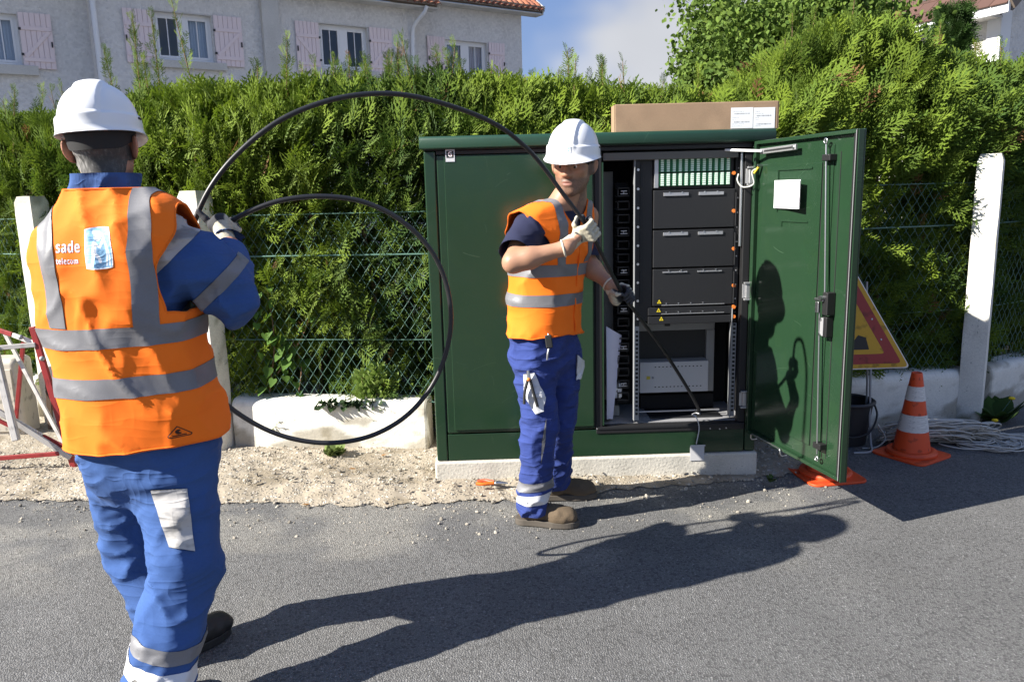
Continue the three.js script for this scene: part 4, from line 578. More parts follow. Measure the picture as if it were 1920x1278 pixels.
  { const a = D(1428, 313), pts = [V(a[0], a[1], zi + 0.006), V(a[0] - 0.015, a[1] - 0.02, 0.02)].map(p => p.applyMatrix4(door.matrix)); const e1 = cab(1383, 338, 0.0), e2 = cab(1392, 350, 0.02), e3 = cab(1412, 345, 0.05); c('earth_wire', tube([V(...cab(1385, 326, -0.02), -0.02), V(...e1, 0.0), V(...e2, 0.02), V(...e3, 0.06), pts[1], pts[0]], 0.0035, 40, 7), std(col(0.55, 0.56, 0.50), 0.5)); s('earth_lug', cyl(V(a[0] - 0.012, a[1] - 0.03, 0.012), V(a[0] + 0.004, a[1] + 0.004, -0.005), 0.0055, 0.006, 8), std(col(0.70, 0.50, 0.02), 0.5)); s('stud', cyl(V(a[0] + 0.006, a[1] + 0.008, zi), V(a[0] + 0.006, a[1] + 0.008, 0.006), 0.006, undefined, 8), M.steel); }
  c('red_lead', tube([V(...cab(1363, 284, -0.05), -0.05), V(...cab(1367, 290, -0.04), -0.04), V(...cab(1364, 298, -0.05), -0.05)], 0.003, 12, 6), std(col(0.5, 0.02, 0.02), 0.5));
  for (const py of [330, 545, 747]) { const y = cab(1402, py)[1]; c('hinge', [bx(1.622, y - 0.036, 0.004, 1.648, y + 0.036, 0.020, 0.003), bx(1.608, y - 0.036, 0.0, 1.6215, y + 0.036, 0.008, 0.002), bx(1.612, y + 0.038, 0.006, 1.650, y + 0.047, 0.026, 0.002), bx(1.612, y - 0.047, 0.006, 1.650, y - 0.038, 0.026, 0.002)], M.zinc); }
}
// ---------------------------------------------------------------- things on and in the cabinet
{ // long cardboard box on the lid
  const o = thing('cardboard_box', 'long flat brown cardboard box with white shipping labels on the cabinet lid', 'box', cabPoint(0.955, 1.799, -0.02)); o.rotation.y = CR;
  mesh('carton', bx(0, 0.004, -0.11, 0.815, 0.139, 0, 0.004), M.card, o); mesh('end_flap', bx(-0.0035, 0.006, -0.108, -0.0005, 0.137, -0.002, 0), M.cardEdge, o); mesh('end_flap', bx(0.8155, 0.006, -0.108, 0.8185, 0.137, -0.002, 0), M.cardEdge, o);
  const lab = (x0, x1, y0, y1, seed) => { const g = new THREE.PlaneGeometry(x1 - x0, y1 - y0); g.translate((x0 + x1) / 2, (y0 + y1) / 2, 0.0018); mesh('shipping_label', g, std(col(1, 1, 1), 0.7, { map: canvasTex(256, 220, (c) => { const r = rng(seed); c.fillStyle = '#dfe2e4'; c.fillRect(0, 0, 256, 220); c.fillStyle = '#5a5d66'; for (let l = 0; l < 9; l++) { const y = 14 + l * 22; if ((l + seed) % 4 === 1) { for (let x = 40; x < 215; x += 4 + 5 * r()) c.fillRect(x, y, 1.5 + 2.5 * r(), 15); } else if ((l + seed) % 3) for (let x = 20; x < 60 + 150 * r(); x += 9 + 9 * r()) c.fillRect(x, y + 4, 4 + 6 * r(), 4); } }) }), o); };
  lab(0.577, 0.688, 0.010, 0.110, 3); lab(0.690, 0.798, 0.008, 0.108, 6);
}
{ // folded plan standing in the opening
  const c = (px, py, z) => V(...cab(px, py, z), z), A = [c(1137, 613, -0.03), c(1166, 630, -0.12), c(1149, 786, -0.10), c(1138, 787, -0.03)].map(p => cabPoint(p.x, p.y, p.z)), g = [], base = A[3].clone(); const q = (a, b, cc, d, off) => { const geo = new THREE.BufferGeometry(); const n = 10, pos = [], idx = []; for (let j = 0; j <= n; j++) for (let i = 0; i <= n; i++) { const u = i / n, v = j / n, p = a.clone().lerp(b, u).lerp(d.clone().lerp(cc, u), v).sub(base); p.z += off + 0.006 * Math.sin(u * 4 + v * 3); pos.push(p.x, p.y, p.z); } for (let j = 0; j < n; j++) for (let i = 0; i < n; i++) { const k = j * (n + 1) + i; idx.push(k, k + 1, k + n + 1, k + 1, k + n + 2, k + n + 1); } geo.setAttribute('position', new THREE.Float32BufferAttribute(pos, 3)); geo.setIndex(idx); geo.computeVertexNormals(); return geo; };
  M.plan.side = THREE.DoubleSide; const o = mesh('folded_plan', [q(...A, 0), q(...A, -0.006), q(...A, -0.012)], M.plan); o.position.copy(base).add(V(0, 0.003, 0)); tag(o, 'bluish folded paper plan standing in the cabinet opening', 'plan');
}
{ // white tag on a cord over the sill
  const o = thing('tag', 'white paper tag hanging on a cord from the cabinet sill', 'tag', cabPoint(...cab(1303, 830, 0.02), 0.02)); o.rotation.y = CR; const b = cab(1303, 830, 0.02), L = (px, py, z) => { const [x, y] = cab(px, py, z); return V(x - b[0], y - b[1], z - 0.02); };
  mesh('cord', tube([L(1313, 776, -0.02), L(1306, 774, -0.04), L(1298, 777, -0.02), L(1305, 781, 0.014), L(1311, 800, 0.016), L(1306, 832, 0.018)], 0.003, 40, 6), std(col(0.6, 0.6, 0.6), 0.8), o);
  const t0 = L(1294, 834, 0.016), t1 = L(1320, 862, 0.016); mesh('card', [bx(t0.x, t1.y, 0.0, t1.x, t0.y, 0.002, 0.0005), bx(t0.x + 0.005, t0.y - 0.006, 0.003, t1.x + 0.004, t0.y + 0.002, 0.006, 0.001)], std(col(0.55, 0.55, 0.56), 0.85), o);
}
// ================================================================ STREET THINGS
function trafficCone(base, turn, label) {
  const o = thing('traffic_cone', label, 'cone', base, 'orange traffic cones'); o.rotation.y = turn;
  const R = y => lerp(0.098, 0.028, (y - 0.035) / 0.445);
  const seg = (y0, y1, e = 0) => { const g = new THREE.LatheGeometry([[R(y0) + e, y0], [R((y0 + y1) / 2) + e, (y0 + y1) / 2], [R(y1) + e, y1]].map(a => new THREE.Vector2(...a)), 40); return g; };
  const sh = new THREE.Shape(), a = 0.155, k = 0.05; sh.moveTo(-a + k, -a); sh.lineTo(a - k, -a); sh.quadraticCurveTo(a, -a, a, -a + k); sh.lineTo(a, a - k); sh.quadraticCurveTo(a, a, a - k, a); sh.lineTo(-a + k, a); sh.quadraticCurveTo(-a, a, -a, a - k); sh.lineTo(-a, -a + k); sh.quadraticCurveTo(-a, -a, -a + k, -a);
  const bg = new THREE.ExtrudeGeometry(sh, { depth: 0.006, bevelEnabled: true, bevelSize: 0.003, bevelThickness: 0.003, bevelSegments: 2 }); bg.rotateX(-Math.PI / 2); bg.translate(0, 0.003, 0); const uv = bg.attributes.uv; void uv;
  mesh('base_plate', bg, M.cone, o);
  mesh('base_ring', new THREE.LatheGeometry([[0.13, 0.010], [0.135, 0.022], [0.130, 0.034], [0.115, 0.038], [0.10, 0.036]].map(q => new THREE.Vector2(...q)), 40), M.cone, o);
  mesh('cone_body', [seg(0.036, 0.475), new THREE.LatheGeometry([[0.0285, 0.474], [0.027, 0.48], [0.021, 0.481], [0.018, 0.46]].map(q => new THREE.Vector2(...q)), 24)], M.cone, o);
  mesh('white_band', seg(0.150, 0.245, 0.0015), M.coneWhite, o); mesh('white_band', seg(0.325, 0.405, 0.0015), M.coneWhite, o); return o;
}
trafficCone(G(1709, 852), 0.55, 'orange and white traffic cone standing in the shade by the cord heap');
trafficCone(G(1548, 890), 0.15, 'orange traffic cone hidden behind the cabinet door with its base showing');
{ // triangular road works sign on its tube legs
  const br = P(1709, 690, -4.42), d = V(-1, 0, 0.02).normalize(), side = 0.86, nrm = V(0.02, 0.10, 1).normalize(), up = V().crossVectors(nrm, V(1, 0, -0.02)).normalize(); if (up.y < 0) up.negate();
  const o = thing('warning_sign', 'yellow triangular road works sign with a red border propped behind the open door', 'sign', V(br.x - side / 2, 0, br.z)); const mx = new THREE.Matrix4().makeBasis(V(1, 0, -0.02).normalize(), up, V().crossVectors(V(1, 0, -0.02).normalize(), up));
  const put = g => { g.applyMatrix4(mx); g.translate(0, br.y, 0); return g; }, r = 0.03, H = side * 0.866;
  const T = k => { const s = new THREE.Shape(); const pts = [[-side / 2 + k * 1.732, k], [side / 2 - k * 1.732, k], [0, H - 2 * k]]; const c = 0.10; pts.forEach((p, i) => { const a = pts[(i + 2) % 3], b = pts[(i + 1) % 3], e0 = [lerp(p[0], a[0], c * 0.4), lerp(p[1], a[1], c * 0.4)], e1 = [lerp(p[0], b[0], c * 0.4), lerp(p[1], b[1], c * 0.4)]; if (i === 0) s.moveTo(...e0); else s.lineTo(...e0); s.quadraticCurveTo(p[0], p[1], ...e1); }); s.closePath(); return s; };
  const ext = (s, z0, z1) => { const g = new THREE.ExtrudeGeometry(s, { depth: z1 - z0, bevelEnabled: false, curveSegments: 6 }); g.translate(0, 0, z0); return put(g); };
  const signY = std(col(0.62, 0.36, 0.02), 0.5, { map: sized(dirtyMap, 3) }), signR = std(col(0.34, 0.035, 0.035), 0.5, { map: sized(dirtyMap, 2.3) });
  mesh('plate', ext(T(0), -0.012, 0), M.zinc, o); mesh('yellow_edge', ext(T(0.006), 0.0003, 0.0012), signY, o); mesh('red_border', ext(T(0.030), 0.0014, 0.0022), signR, o); mesh('yellow_field', ext(T(0.088), 0.0024, 0.0032), signY, o);
  // worker, shovel and heap in black
  const w = []; const poly = pts => { const s = new THREE.Shape(); pts.forEach((p, i) => i ? s.lineTo(...p) : s.moveTo(...p)); w.push(ext(s, 0.0034, 0.0042)); };
  { const s = new THREE.Shape(); s.absarc(-0.045, 0.40, 0.032, 0, 6.3); w.push(ext(s, 0.0034, 0.0042)); }
  poly([[-0.07, 0.36], [-0.02, 0.35], [0.0, 0.25], [0.03, 0.12], [0.0, 0.115], [-0.04, 0.22], [-0.10, 0.115], [-0.135, 0.115], [-0.07, 0.24]]); poly([[-0.03, 0.345], [0.06, 0.27], [0.05, 0.25], [-0.04, 0.30]]); poly([[-0.02, 0.33], [0.10, 0.16], [0.09, 0.15], [-0.03, 0.31]]); poly([[0.07, 0.115], [0.185, 0.115], [0.165, 0.185], [0.12, 0.20], [0.09, 0.16]]);
  mesh('pictogram', w, M.black, o);
  for (const [x, y] of [[0.20, 0.29], [0.255, 0.17]]) mesh('rivet', put(new THREE.SphereGeometry(0.006, 8, 6).scale(1, 1, 0.5).translate(x, y, 0.003)), M.zinc, o);
  for (const s of [-1, 1]) mesh('leg', tube([V(s * 0.20, br.y, -0.01), V(s * 0.20, 0.15, 0.02), V(s * 0.20, 0.03, 0.05), V(s * 0.17, 0.008, 0.12), V(s * 0.06, 0.008, 0.14)], 0.007, 30, 8), M.galv, o); mesh('rear_stay', tube([V(-0.18, br.y + 0.5, -0.08), V(-0.18, 0.01, -0.12), V(0.18, 0.01, -0.12), V(0.18, br.y + 0.5, -0.08)], 0.007, 30, 6), M.galv, o);
}
{ // black bucket mostly hidden by the door
  const b = G(1588, 828), o = thing('bucket', 'black plastic bucket with a thick rim behind the open door', 'bucket', b);
  mesh('pail', new THREE.LatheGeometry([[0, 0.004], [0.10, 0.004], [0.102, 0.0], [0.135, 0.255], [0.130, 0.256], [0.098, 0.012], [0, 0.012]].map(q => new THREE.Vector2(...q)), 32), std(col(0.02, 0.02, 0.022), 0.6), o); mesh('rim', new THREE.TorusGeometry(0.137, 0.012, 10, 40).rotateX(Math.PI / 2).translate(0, 0.256, 0), std(col(0.03, 0.03, 0.034), 0.5), o); mesh('handle', tube([V(0.137, 0.25, 0.02), V(0.125, 0.19, 0.10), V(0.06, 0.10, 0.145), V(-0.06, 0.08, 0.15), V(-0.125, 0.18, 0.1), V(-0.137, 0.25, 0.02)], 0.006, 40, 7), M.rubber, o);
}
{ // heap of pale pulling cord
  const r = rng(88), pts = [], c = G(1752, 832), g1 = () => r() + r() - 1; let R = 0.12;
  for (let i = 0; i < 95; i++) { const cx = -0.18 + 0.46 * r(), cz = -0.02 + 0.07 * g1(), hy = 0.014 + 0.105 * r() * (1 - Math.abs(cx) * 1.2), rx = 0.10 + 0.09 * r(), rz = 0.05 + 0.05 * r(), tl = 0.6 * g1(), far = r() < 0.16 ? 0.26 + 0.12 * r() : 0; const n = 9; for (let k = 0; k < n; k++) { const a = k / n * 6.28 + 0.3 * g1(); pts.push(V(cx + far + Math.cos(a) * rx * (1 + 0.15 * g1()), Math.max(0.006, hy * (far ? 0.3 : 1) + Math.sin(a) * 0.055 * Math.cos(tl) * (far ? 0.1 : 1) + 0.01 * g1()), cz + 0.07 * (far ? 1 : 0) + Math.sin(a + tl) * rz * (far ? 1.6 : 1))); } }
  for (const q of [V(-0.1, 0.05, 0.0), V(-0.28, 0.08, -0.05), V(-0.33, 0.12, -0.02), V(-0.30, 0.05, 0.02), V(-0.36, 0.008, 0.05), V(-0.45, 0.006, 0.06)]) pts.push(q);
  const o = mesh('cord_heap', tube(pts, 0.0042, 5600, 5), M.cord); o.position.copy(c); tag(o, 'tangled heap of pale grey cord lying behind the traffic cone', 'cord');
}
{ // combination pliers with orange handles on the verge
  const p = G(925, 921); p.y = 0.035; const o = thing('pliers', 'pliers with orange handles lying on the verge by the concrete footing', 'pliers', p); o.rotation.y = -0.12;
  const oh = std(col(0.72, 0.16, 0.02), 0.45); for (const s of [-1, 1]) mesh('handle', tube([V(-0.085, s * 0.004 + 0.012, s * 0.024), V(-0.05, 0.014, s * 0.026), V(-0.015, 0.014, s * 0.014), V(0.005, 0.014, s * 0.008)], 0.0095, 20, 8), s > 0 ? oh : std(col(0.62, 0.07, 0.02), 0.45), o);
  mesh('jaws', [new THREE.SphereGeometry(0.016, 12, 8).scale(1, 0.55, 1).translate(0.018, 0.014, 0), cyl(V(0.02, 0.014, 0.004), V(0.078, 0.012, 0.002), 0.010, 0.004, 8), cyl(V(0.02, 0.014, -0.006), V(0.078, 0.012, -0.002), 0.010, 0.004, 8)], M.steel, o);
}
{ // folding red and white barrier
  const ft = G(140, 884), zf = ft.z, o = thing('barrier', 'red and white folding metal barrier standing on the gravel by the fence', 'barrier', V(ft.x, 0, zf)), b = V(ft.x, 0, zf), q = (px, py, z) => P(px, py, z).sub(b);
  const B = (n, a, c, w, m, t = 0.014) => mesh(n, bar(a, c, w, t), m, o);
  B('upright', q(60, 612, zf), q(141, 886, zf), 0.036, M.redPaint, 0.02);
  B('top_rail', q(-90, 590, zf - 0.10), q(22, 627, zf - 0.02), 0.026, M.redPaint); B('top_rail', q(23, 627.4, zf - 0.02), q(64, 643, zf), 0.026, M.whitePaint);
  B('mid_rail', q(-110, 661, zf + 0.05), q(66, 646, zf + 0.01), 0.026, M.greyBar);
  B('brace', q(8, 624, zf - 0.04), q(122, 838, zf - 0.01), 0.022, M.whitePaint);
  B('rear_leg', q(43, 642, zf - 0.30), q(29, 786, zf - 0.42), 0.024, M.redPaint);
  B('front_leg', q(-12, 650, zf + 0.04), q(30, 826, zf + 0.12), 0.040, M.greyBar, 0.03);
  B('lower_rail', q(-100, 715, zf + 0.02), q(68, 812, zf - 0.0), 0.030, M.whitePaint); B('lower_rail', q(69, 812.6, zf), q(78, 818, zf), 0.030, M.whitePaint); B('lower_rail', q(79, 818, zf), q(122, 840, zf), 0.030, M.redPaint);
  B('lower_brace', q(-60, 735, zf + 0.06), q(132, 858, zf + 0.02), 0.032, M.greyBar);
  B('cross_foot', q(-120, 868, zf + 0.05), q(110, 850, zf + 0.03), 0.026, M.redPaint); B('tie', q(-20, 780, zf - 0.05), q(28, 803, zf - 0.06), 0.022, M.redPaint);
  B('strap', q(88, 700, zf - 0.06), q(95, 805, zf - 0.06), 0.030, std(col(0.08, 0.05, 0.03), 0.8));
  for (const [px, py] of [[78, 672], [38, 632]]) mesh('bolt', new THREE.SphereGeometry(0.014, 10, 8).translate(...q(px, py, zf + 0.012).toArray()), M.galv, o);
}
{ // beige meter box at the foot of the hedge
  const p = P(10, 780, -4.98), o = thing('meter_box', 'beige plastic meter box standing by the barrier', 'utility box', V(p.x, 0, p.z)); const g = new RoundedBoxGeometry(0.30, 0.55, 0.2, 3, 0.04); g.translate(-0.04, 0.27, -0.1); mesh('housing', g, M.beige, o); mesh('door', new RoundedBoxGeometry(0.24, 0.42, 0.012, 2, 0.005).translate(-0.04, 0.27, 0.004), M.beige, o);
}
// ================================================================ PEOPLE: distance fields meshed with surface nets
function nets(f, mn, mx, h) {
  const nx = Math.ceil((mx.x - mn.x) / h) + 1, ny = Math.ceil((mx.y - mn.y) / h) + 1, nz = Math.ceil((mx.z - mn.z) / h) + 1, F = new Float32Array(nx * ny * nz), sx = 1, sy = nx, sz = nx * ny;
  // coarse pass first, fine samples only near the surface
  const S = 4; F.fill(1);
  for (let k = 0; k < nz; k += S) for (let j = 0; j < ny; j += S) for (let i = 0; i < nx; i += S) {
    const d = f(mn.x + (i + S / 2) * h, mn.y + (j + S / 2) * h, mn.z + (k + S / 2) * h), lim = S * h * 1.35, near = Math.abs(d) < lim;
    for (let c = k; c < Math.min(k + S, nz); c++) for (let b = j; b < Math.min(j + S, ny); b++) for (let a = i; a < Math.min(i + S, nx); a++) F[a + b * sy + c * sz] = near ? f(mn.x + a * h, mn.y + b * h, mn.z + c * h) : d;
  }
  const vid = new Int32Array(nx * ny * nz).fill(-1), pos = [], idx = [];
  const E = [[0, 1], [0, 2], [0, 4], [1, 3], [1, 5], [2, 3], [2, 6], [3, 7], [4, 5], [4, 6], [5, 7], [6, 7]];
  for (let k = 0; k < nz - 1; k++) for (let j = 0; j < ny - 1; j++) for (let i = 0; i < nx - 1; i++) {
    const o = i + j * sy + k * sz, v = []; let m = 0; for (let c = 0; c < 8; c++) { v[c] = F[o + (c & 1) * sx + ((c >> 1) & 1) * sy + ((c >> 2) & 1) * sz]; if (v[c] < 0) m |= 1 << c; }
    if (m === 0 || m === 255) continue; let x = 0, y = 0, z = 0, n = 0;
    for (const [a, b] of E) if (((m >> a) & 1) !== ((m >> b) & 1)) { const t = v[a] / (v[a] - v[b]); x += lerp(a & 1, b & 1, t); y += lerp((a >> 1) & 1, (b >> 1) & 1, t); z += lerp((a >> 2) & 1, (b >> 2) & 1, t); n++; }
    vid[o] = pos.length / 3; pos.push(mn.x + (i + x / n) * h, mn.y + (j + y / n) * h, mn.z + (k + z / n) * h);
  }
  const quad = (a, b, c, d, flip) => { if (a < 0 || b < 0 || c < 0 || d < 0) return; if (flip) idx.push(a, c, b, a, d, c); else idx.push(a, b, c, a, c, d); };
  for (let k = 1; k < nz - 1; k++) for (let j = 1; j < ny - 1; j++) for (let i = 1; i < nx - 1; i++) {
    const o = i + j * sy + k * sz, s = F[o] < 0;
    if (s !== F[o + sx] < 0) quad(vid[o - sy - sz], vid[o - sz], vid[o], vid[o - sy], !s);
    if (s !== F[o + sy] < 0) quad(vid[o - sx - sz], vid[o - sx], vid[o], vid[o - sz], !s);
    if (s !== F[o + sz] < 0) quad(vid[o - sx - sy], vid[o - sy], vid[o], vid[o - sx], !s);
  }
  const g = new THREE.BufferGeometry(); g.setAttribute('position', new THREE.Float32BufferAttribute(pos, 3)); g.setIndex(idx); g.computeVertexNormals(); return g;
}
// keep the side f > 0, cutting triangles exactly on the line
function clip(g, f) {
  const p = g.attributes.position, n = g.attributes.normal, ix = g.index.array, val = new Float32Array(p.count), pos = [], nor = [], idx = [], map = new Map(), em = new Map();
  for (let i = 0; i < p.count; i++) val[i] = f(p.getX(i), p.getY(i), p.getZ(i));
  const vert = i => { let k = map.get(i); if (k === undefined) { k = pos.length / 3; pos.push(p.getX(i), p.getY(i), p.getZ(i)); nor.push(n.getX(i), n.getY(i), n.getZ(i)); map.set(i, k); } return k; };
  const cut = (i, j) => { const a = Math.min(i, j), b = Math.max(i, j), key = a * p.count + b; let k = em.get(key); if (k === undefined) { const t = val[a] / (val[a] - val[b]); k = pos.length / 3; pos.push(lerp(p.getX(a), p.getX(b), t), lerp(p.getY(a), p.getY(b), t), lerp(p.getZ(a), p.getZ(b), t)); nor.push(lerp(n.getX(a), n.getX(b), t), lerp(n.getY(a), n.getY(b), t), lerp(n.getZ(a), n.getZ(b), t)); em.set(key, k); } return k; };
  for (let t = 0; t < ix.length; t += 3) {
    const T = [ix[t], ix[t + 1], ix[t + 2]], poly = [];
    for (let e = 0; e < 3; e++) { const a = T[e], b = T[(e + 1) % 3]; if (val[a] > 0) poly.push(vert(a)); if ((val[a] > 0) !== (val[b] > 0)) poly.push(cut(a, b)); }
    for (let e = 1; e + 1 < poly.length; e++) idx.push(poly[0], poly[e], poly[e + 1]);
  }
  const o = new THREE.BufferGeometry(); o.setAttribute('position', new THREE.Float32BufferAttribute(pos, 3)); o.setAttribute('normal', new THREE.Float32BufferAttribute(nor, 3)); o.setIndex(idx); return o;
}
const clips = (g, ...fs) => fs.reduce((a, f) => clip(a, f), g);
// give a sheet a thickness: outside moved by out, inside by -inn, edges closed
function shell(g, out, inn) {
  const p = g.attributes.position, n = g.attributes.normal, ix = g.index.array, c = p.count, pos = new Float32Array(c * 6), nor = new Float32Array(c * 6), idx = [], ed = new Map();
  for (let i = 0; i < c; i++) { const l = Math.hypot(n.getX(i), n.getY(i), n.getZ(i)) || 1, N = [n.getX(i) / l, n.getY(i) / l, n.getZ(i) / l], Q = [p.getX(i), p.getY(i), p.getZ(i)]; for (let k = 0; k < 3; k++) { pos[i * 3 + k] = Q[k] + N[k] * out; pos[(c + i) * 3 + k] = Q[k] - N[k] * inn; nor[i * 3 + k] = N[k]; nor[(c + i) * 3 + k] = -N[k]; } }
  for (let t = 0; t < ix.length; t += 3) { idx.push(ix[t], ix[t + 1], ix[t + 2], c + ix[t], c + ix[t + 2], c + ix[t + 1]); for (let e = 0; e < 3; e++) { const a = ix[t + e], b = ix[t + (e + 1) % 3], r = b * c + a; if (ed.has(r)) ed.delete(r); else ed.set(a * c + b, [a, b]); } }
  for (const [a, b] of ed.values()) idx.push(a, c + b, b, a, c + a, c + b);
  const o = new THREE.BufferGeometry(); o.setAttribute('position', new THREE.BufferAttribute(pos, 3)); o.setAttribute('normal', new THREE.BufferAttribute(nor, 3)); o.setIndex(idx); return o;
}
function wrapUV(g, cx, cz) { const p = g.attributes.position, uv = new Float32Array(p.count * 2); for (let i = 0; i < p.count; i++) { uv[i * 2] = Math.atan2(p.getX(i) - cx, p.getZ(i) - cz) * 0.45; uv[i * 2 + 1] = p.getY(i) * 2.2; } g.setAttribute('uv', new THREE.BufferAttribute(uv, 2)); return g; }
const smin = (a, b, k) => { const h = Math.max(k - Math.abs(a - b), 0) / k; return Math.min(a, b) - h * h * k * 0.25; };
const smax = (a, b, k) => -smin(-a, -b, k);
const bone = (a, b, ra, rb) => { const bx_ = b.x - a.x, by = b.y - a.y, bz = b.z - a.z, L2 = bx_ * bx_ + by * by + bz * bz || 1e-9; return (x, y, z) => { const px = x - a.x, py = y - a.y, pz = z - a.z, t = clamp((px * bx_ + py * by + pz * bz) / L2), dx = px - t * bx_, dy = py - t * by, dz = pz - t * bz; return Math.sqrt(dx * dx + dy * dy + dz * dz) - lerp(ra, rb, t); }; };
const ball = (x0, y0, z0, a, b = a, c = a) => (x, y, z) => { const u = (x - x0) / a, v = (y - y0) / b, w = (z - z0) / c, k = Math.sqrt(u * u + v * v + w * w); return (k - 1) * Math.min(a, b, c) * (k < 1 ? 1 : 1); };
const join = (k, ...fs) => (x, y, z) => { let d = fs[0](x, y, z); for (let i = 1; i < fs.length; i++) d = smin(d, fs[i](x, y, z), k); return d; };
// torso from slices [y, x, z, half width, half depth, facing in degrees]
function torso(sl, pw = 2.4) {
  const n = sl.length, cr = (a, b, c, d, t) => 0.5 * (2 * b + (c - a) * t + (2 * a - 5 * b + 4 * c - d) * t * t + (3 * b - a - 3 * c + d) * t * t * t);
  const atY = y => { let i = 0; while (i < n - 2 && y > sl[i + 1][0]) i++; const t = clamp((y - sl[i][0]) / (sl[i + 1][0] - sl[i][0])), A = sl[Math.max(0, i - 1)], B = sl[i], C = sl[i + 1], D = sl[Math.min(n - 1, i + 2)]; return [1, 2, 3, 4, 5].map(k => cr(A[k], B[k], C[k], D[k], t)); };
  // table for speed
  const y0 = sl[0][0], y1 = sl[n - 1][0], N = 400, T = Array.from({ length: N + 1 }, (_, i) => atY(lerp(y0, y1, i / N)));
  const local = (x, y, z) => { const q = T[Math.round(clamp((y - y0) / (y1 - y0)) * N)], s = Math.sin(q[4] * Math.PI / 180), c = Math.cos(q[4] * Math.PI / 180), dx = x - q[0], dz = z - q[1]; return [-dx * c + dz * s, dx * s + dz * c, q]; };   // [to his right, forward]
  const SC = T.map(q => [Math.sin(q[4] * Math.PI / 180), Math.cos(q[4] * Math.PI / 180)]);
  const field = pad => (x, y, z) => { const i = Math.round(clamp((y - y0) / (y1 - y0)) * N), q = T[i], s = SC[i][0], c = SC[i][1], dx = x - q[0], dz = z - q[1], l = -dx * c + dz * s, f = dx * s + dz * c, a = q[2] + pad, b = q[3] + pad, k = Math.pow(Math.pow(Math.abs(l / a), pw) + Math.pow(Math.abs(f / b), pw), 1 / pw); let d = (k - 1) * Math.min(a, b); return Math.max(d, y0 - pad - y, y - y1 - pad); };
  return { local, field };
}
const frame = (o, psi, pitch = 0, tilt = 0) => new THREE.Matrix4().compose(o, new THREE.Quaternion().setFromEuler(new THREE.Euler(pitch, psi, tilt, 'YXZ')), V(1, 1, 1));
// ---------------------------------------------------------------- head, local: y up, z forward
function headGeo(o = {}) {
  const m = f => (x, y, z) => f(Math.abs(x), y, z);
  const skull = join(0.03, ball(0, 0.028, -0.014, 0.077, 0.090, 0.098), ball(0, -0.028, 0.020, 0.064, 0.086, 0.070), m(bone(V(0.050, -0.050, 0.0), V(0.016, -0.096, 0.060), 0.020, 0.020)), ball(0, -0.100, 0.066, 0.022, 0.017, 0.018));
  const add = join(0.016, m(ball(0.044, -0.012, 0.058, 0.024, 0.020, 0.022)), m(bone(V(0.010, 0.030, 0.086), V(0.046, 0.026, 0.066), 0.011, 0.010)), bone(V(0, 0.022, 0.086), V(0, -0.026, 0.109), 0.0075, 0.0115), m(ball(0.0125, -0.030, 0.098, 0.010, 0.008, 0.011)), ball(0, -0.064, 0.076, 0.028, 0.020, 0.018));
  const lips = join(0.004, bone(V(-0.019, -0.0605, 0.085), V(0.019, -0.0605, 0.085), 0.006, 0.006), ball(0, -0.0585, 0.0915, 0.015, 0.0055, 0.006), ball(0, -0.0715, 0.089, 0.017, 0.0065, 0.0075));
  const socket = m(ball(0.032, 0.006, 0.096, 0.021, 0.014, 0.018)), mouth = bone(V(-0.022, -0.0652, 0.096), V(0.022, -0.0652, 0.096), 0.0022, 0.0022), lid = m(bone(V(0.020, 0.003, 0.0765), V(0.044, 0.003, 0.070), 0.0095, 0.009));
  const ear = m((x, y, z) => { const u = x - 0.078 - 0.60 * Math.max(0, 0.004 - z), v = y - 0.000, w = z + 0.014 + 0.25 * v; const k = Math.sqrt((u / 0.0085) ** 2 + (v / 0.035) ** 2 + (w / 0.022) ** 2), r = Math.sqrt((v / 0.025) ** 2 + (w / 0.013) ** 2 + ((u - 0.010) / 0.007) ** 2); return Math.max((k - 1) * 0.009, -(r - 1) * 0.007); });
  const neck = bone(V(0, -0.070, -0.028), V(0, -0.20, -0.042), 0.054, 0.058);
  const f = (x, y, z) => { let d = smin(skull(x, y, z), add(x, y, z), 0.018); d = smax(d, -socket(x, y, z), 0.012); d = smin(d, lid(x, y, z), 0.005); d = smin(d, lips(x, y, z), 0.007); d = smax(d, -mouth(x, y, z), 0.003); d = smin(d, ear(x, y, z), 0.008); return smin(d, neck(x, y, z), 0.03); };
  return nets(f, V(-0.125, -0.205, -0.135), V(0.125, 0.135, 0.135), 0.0032);
}
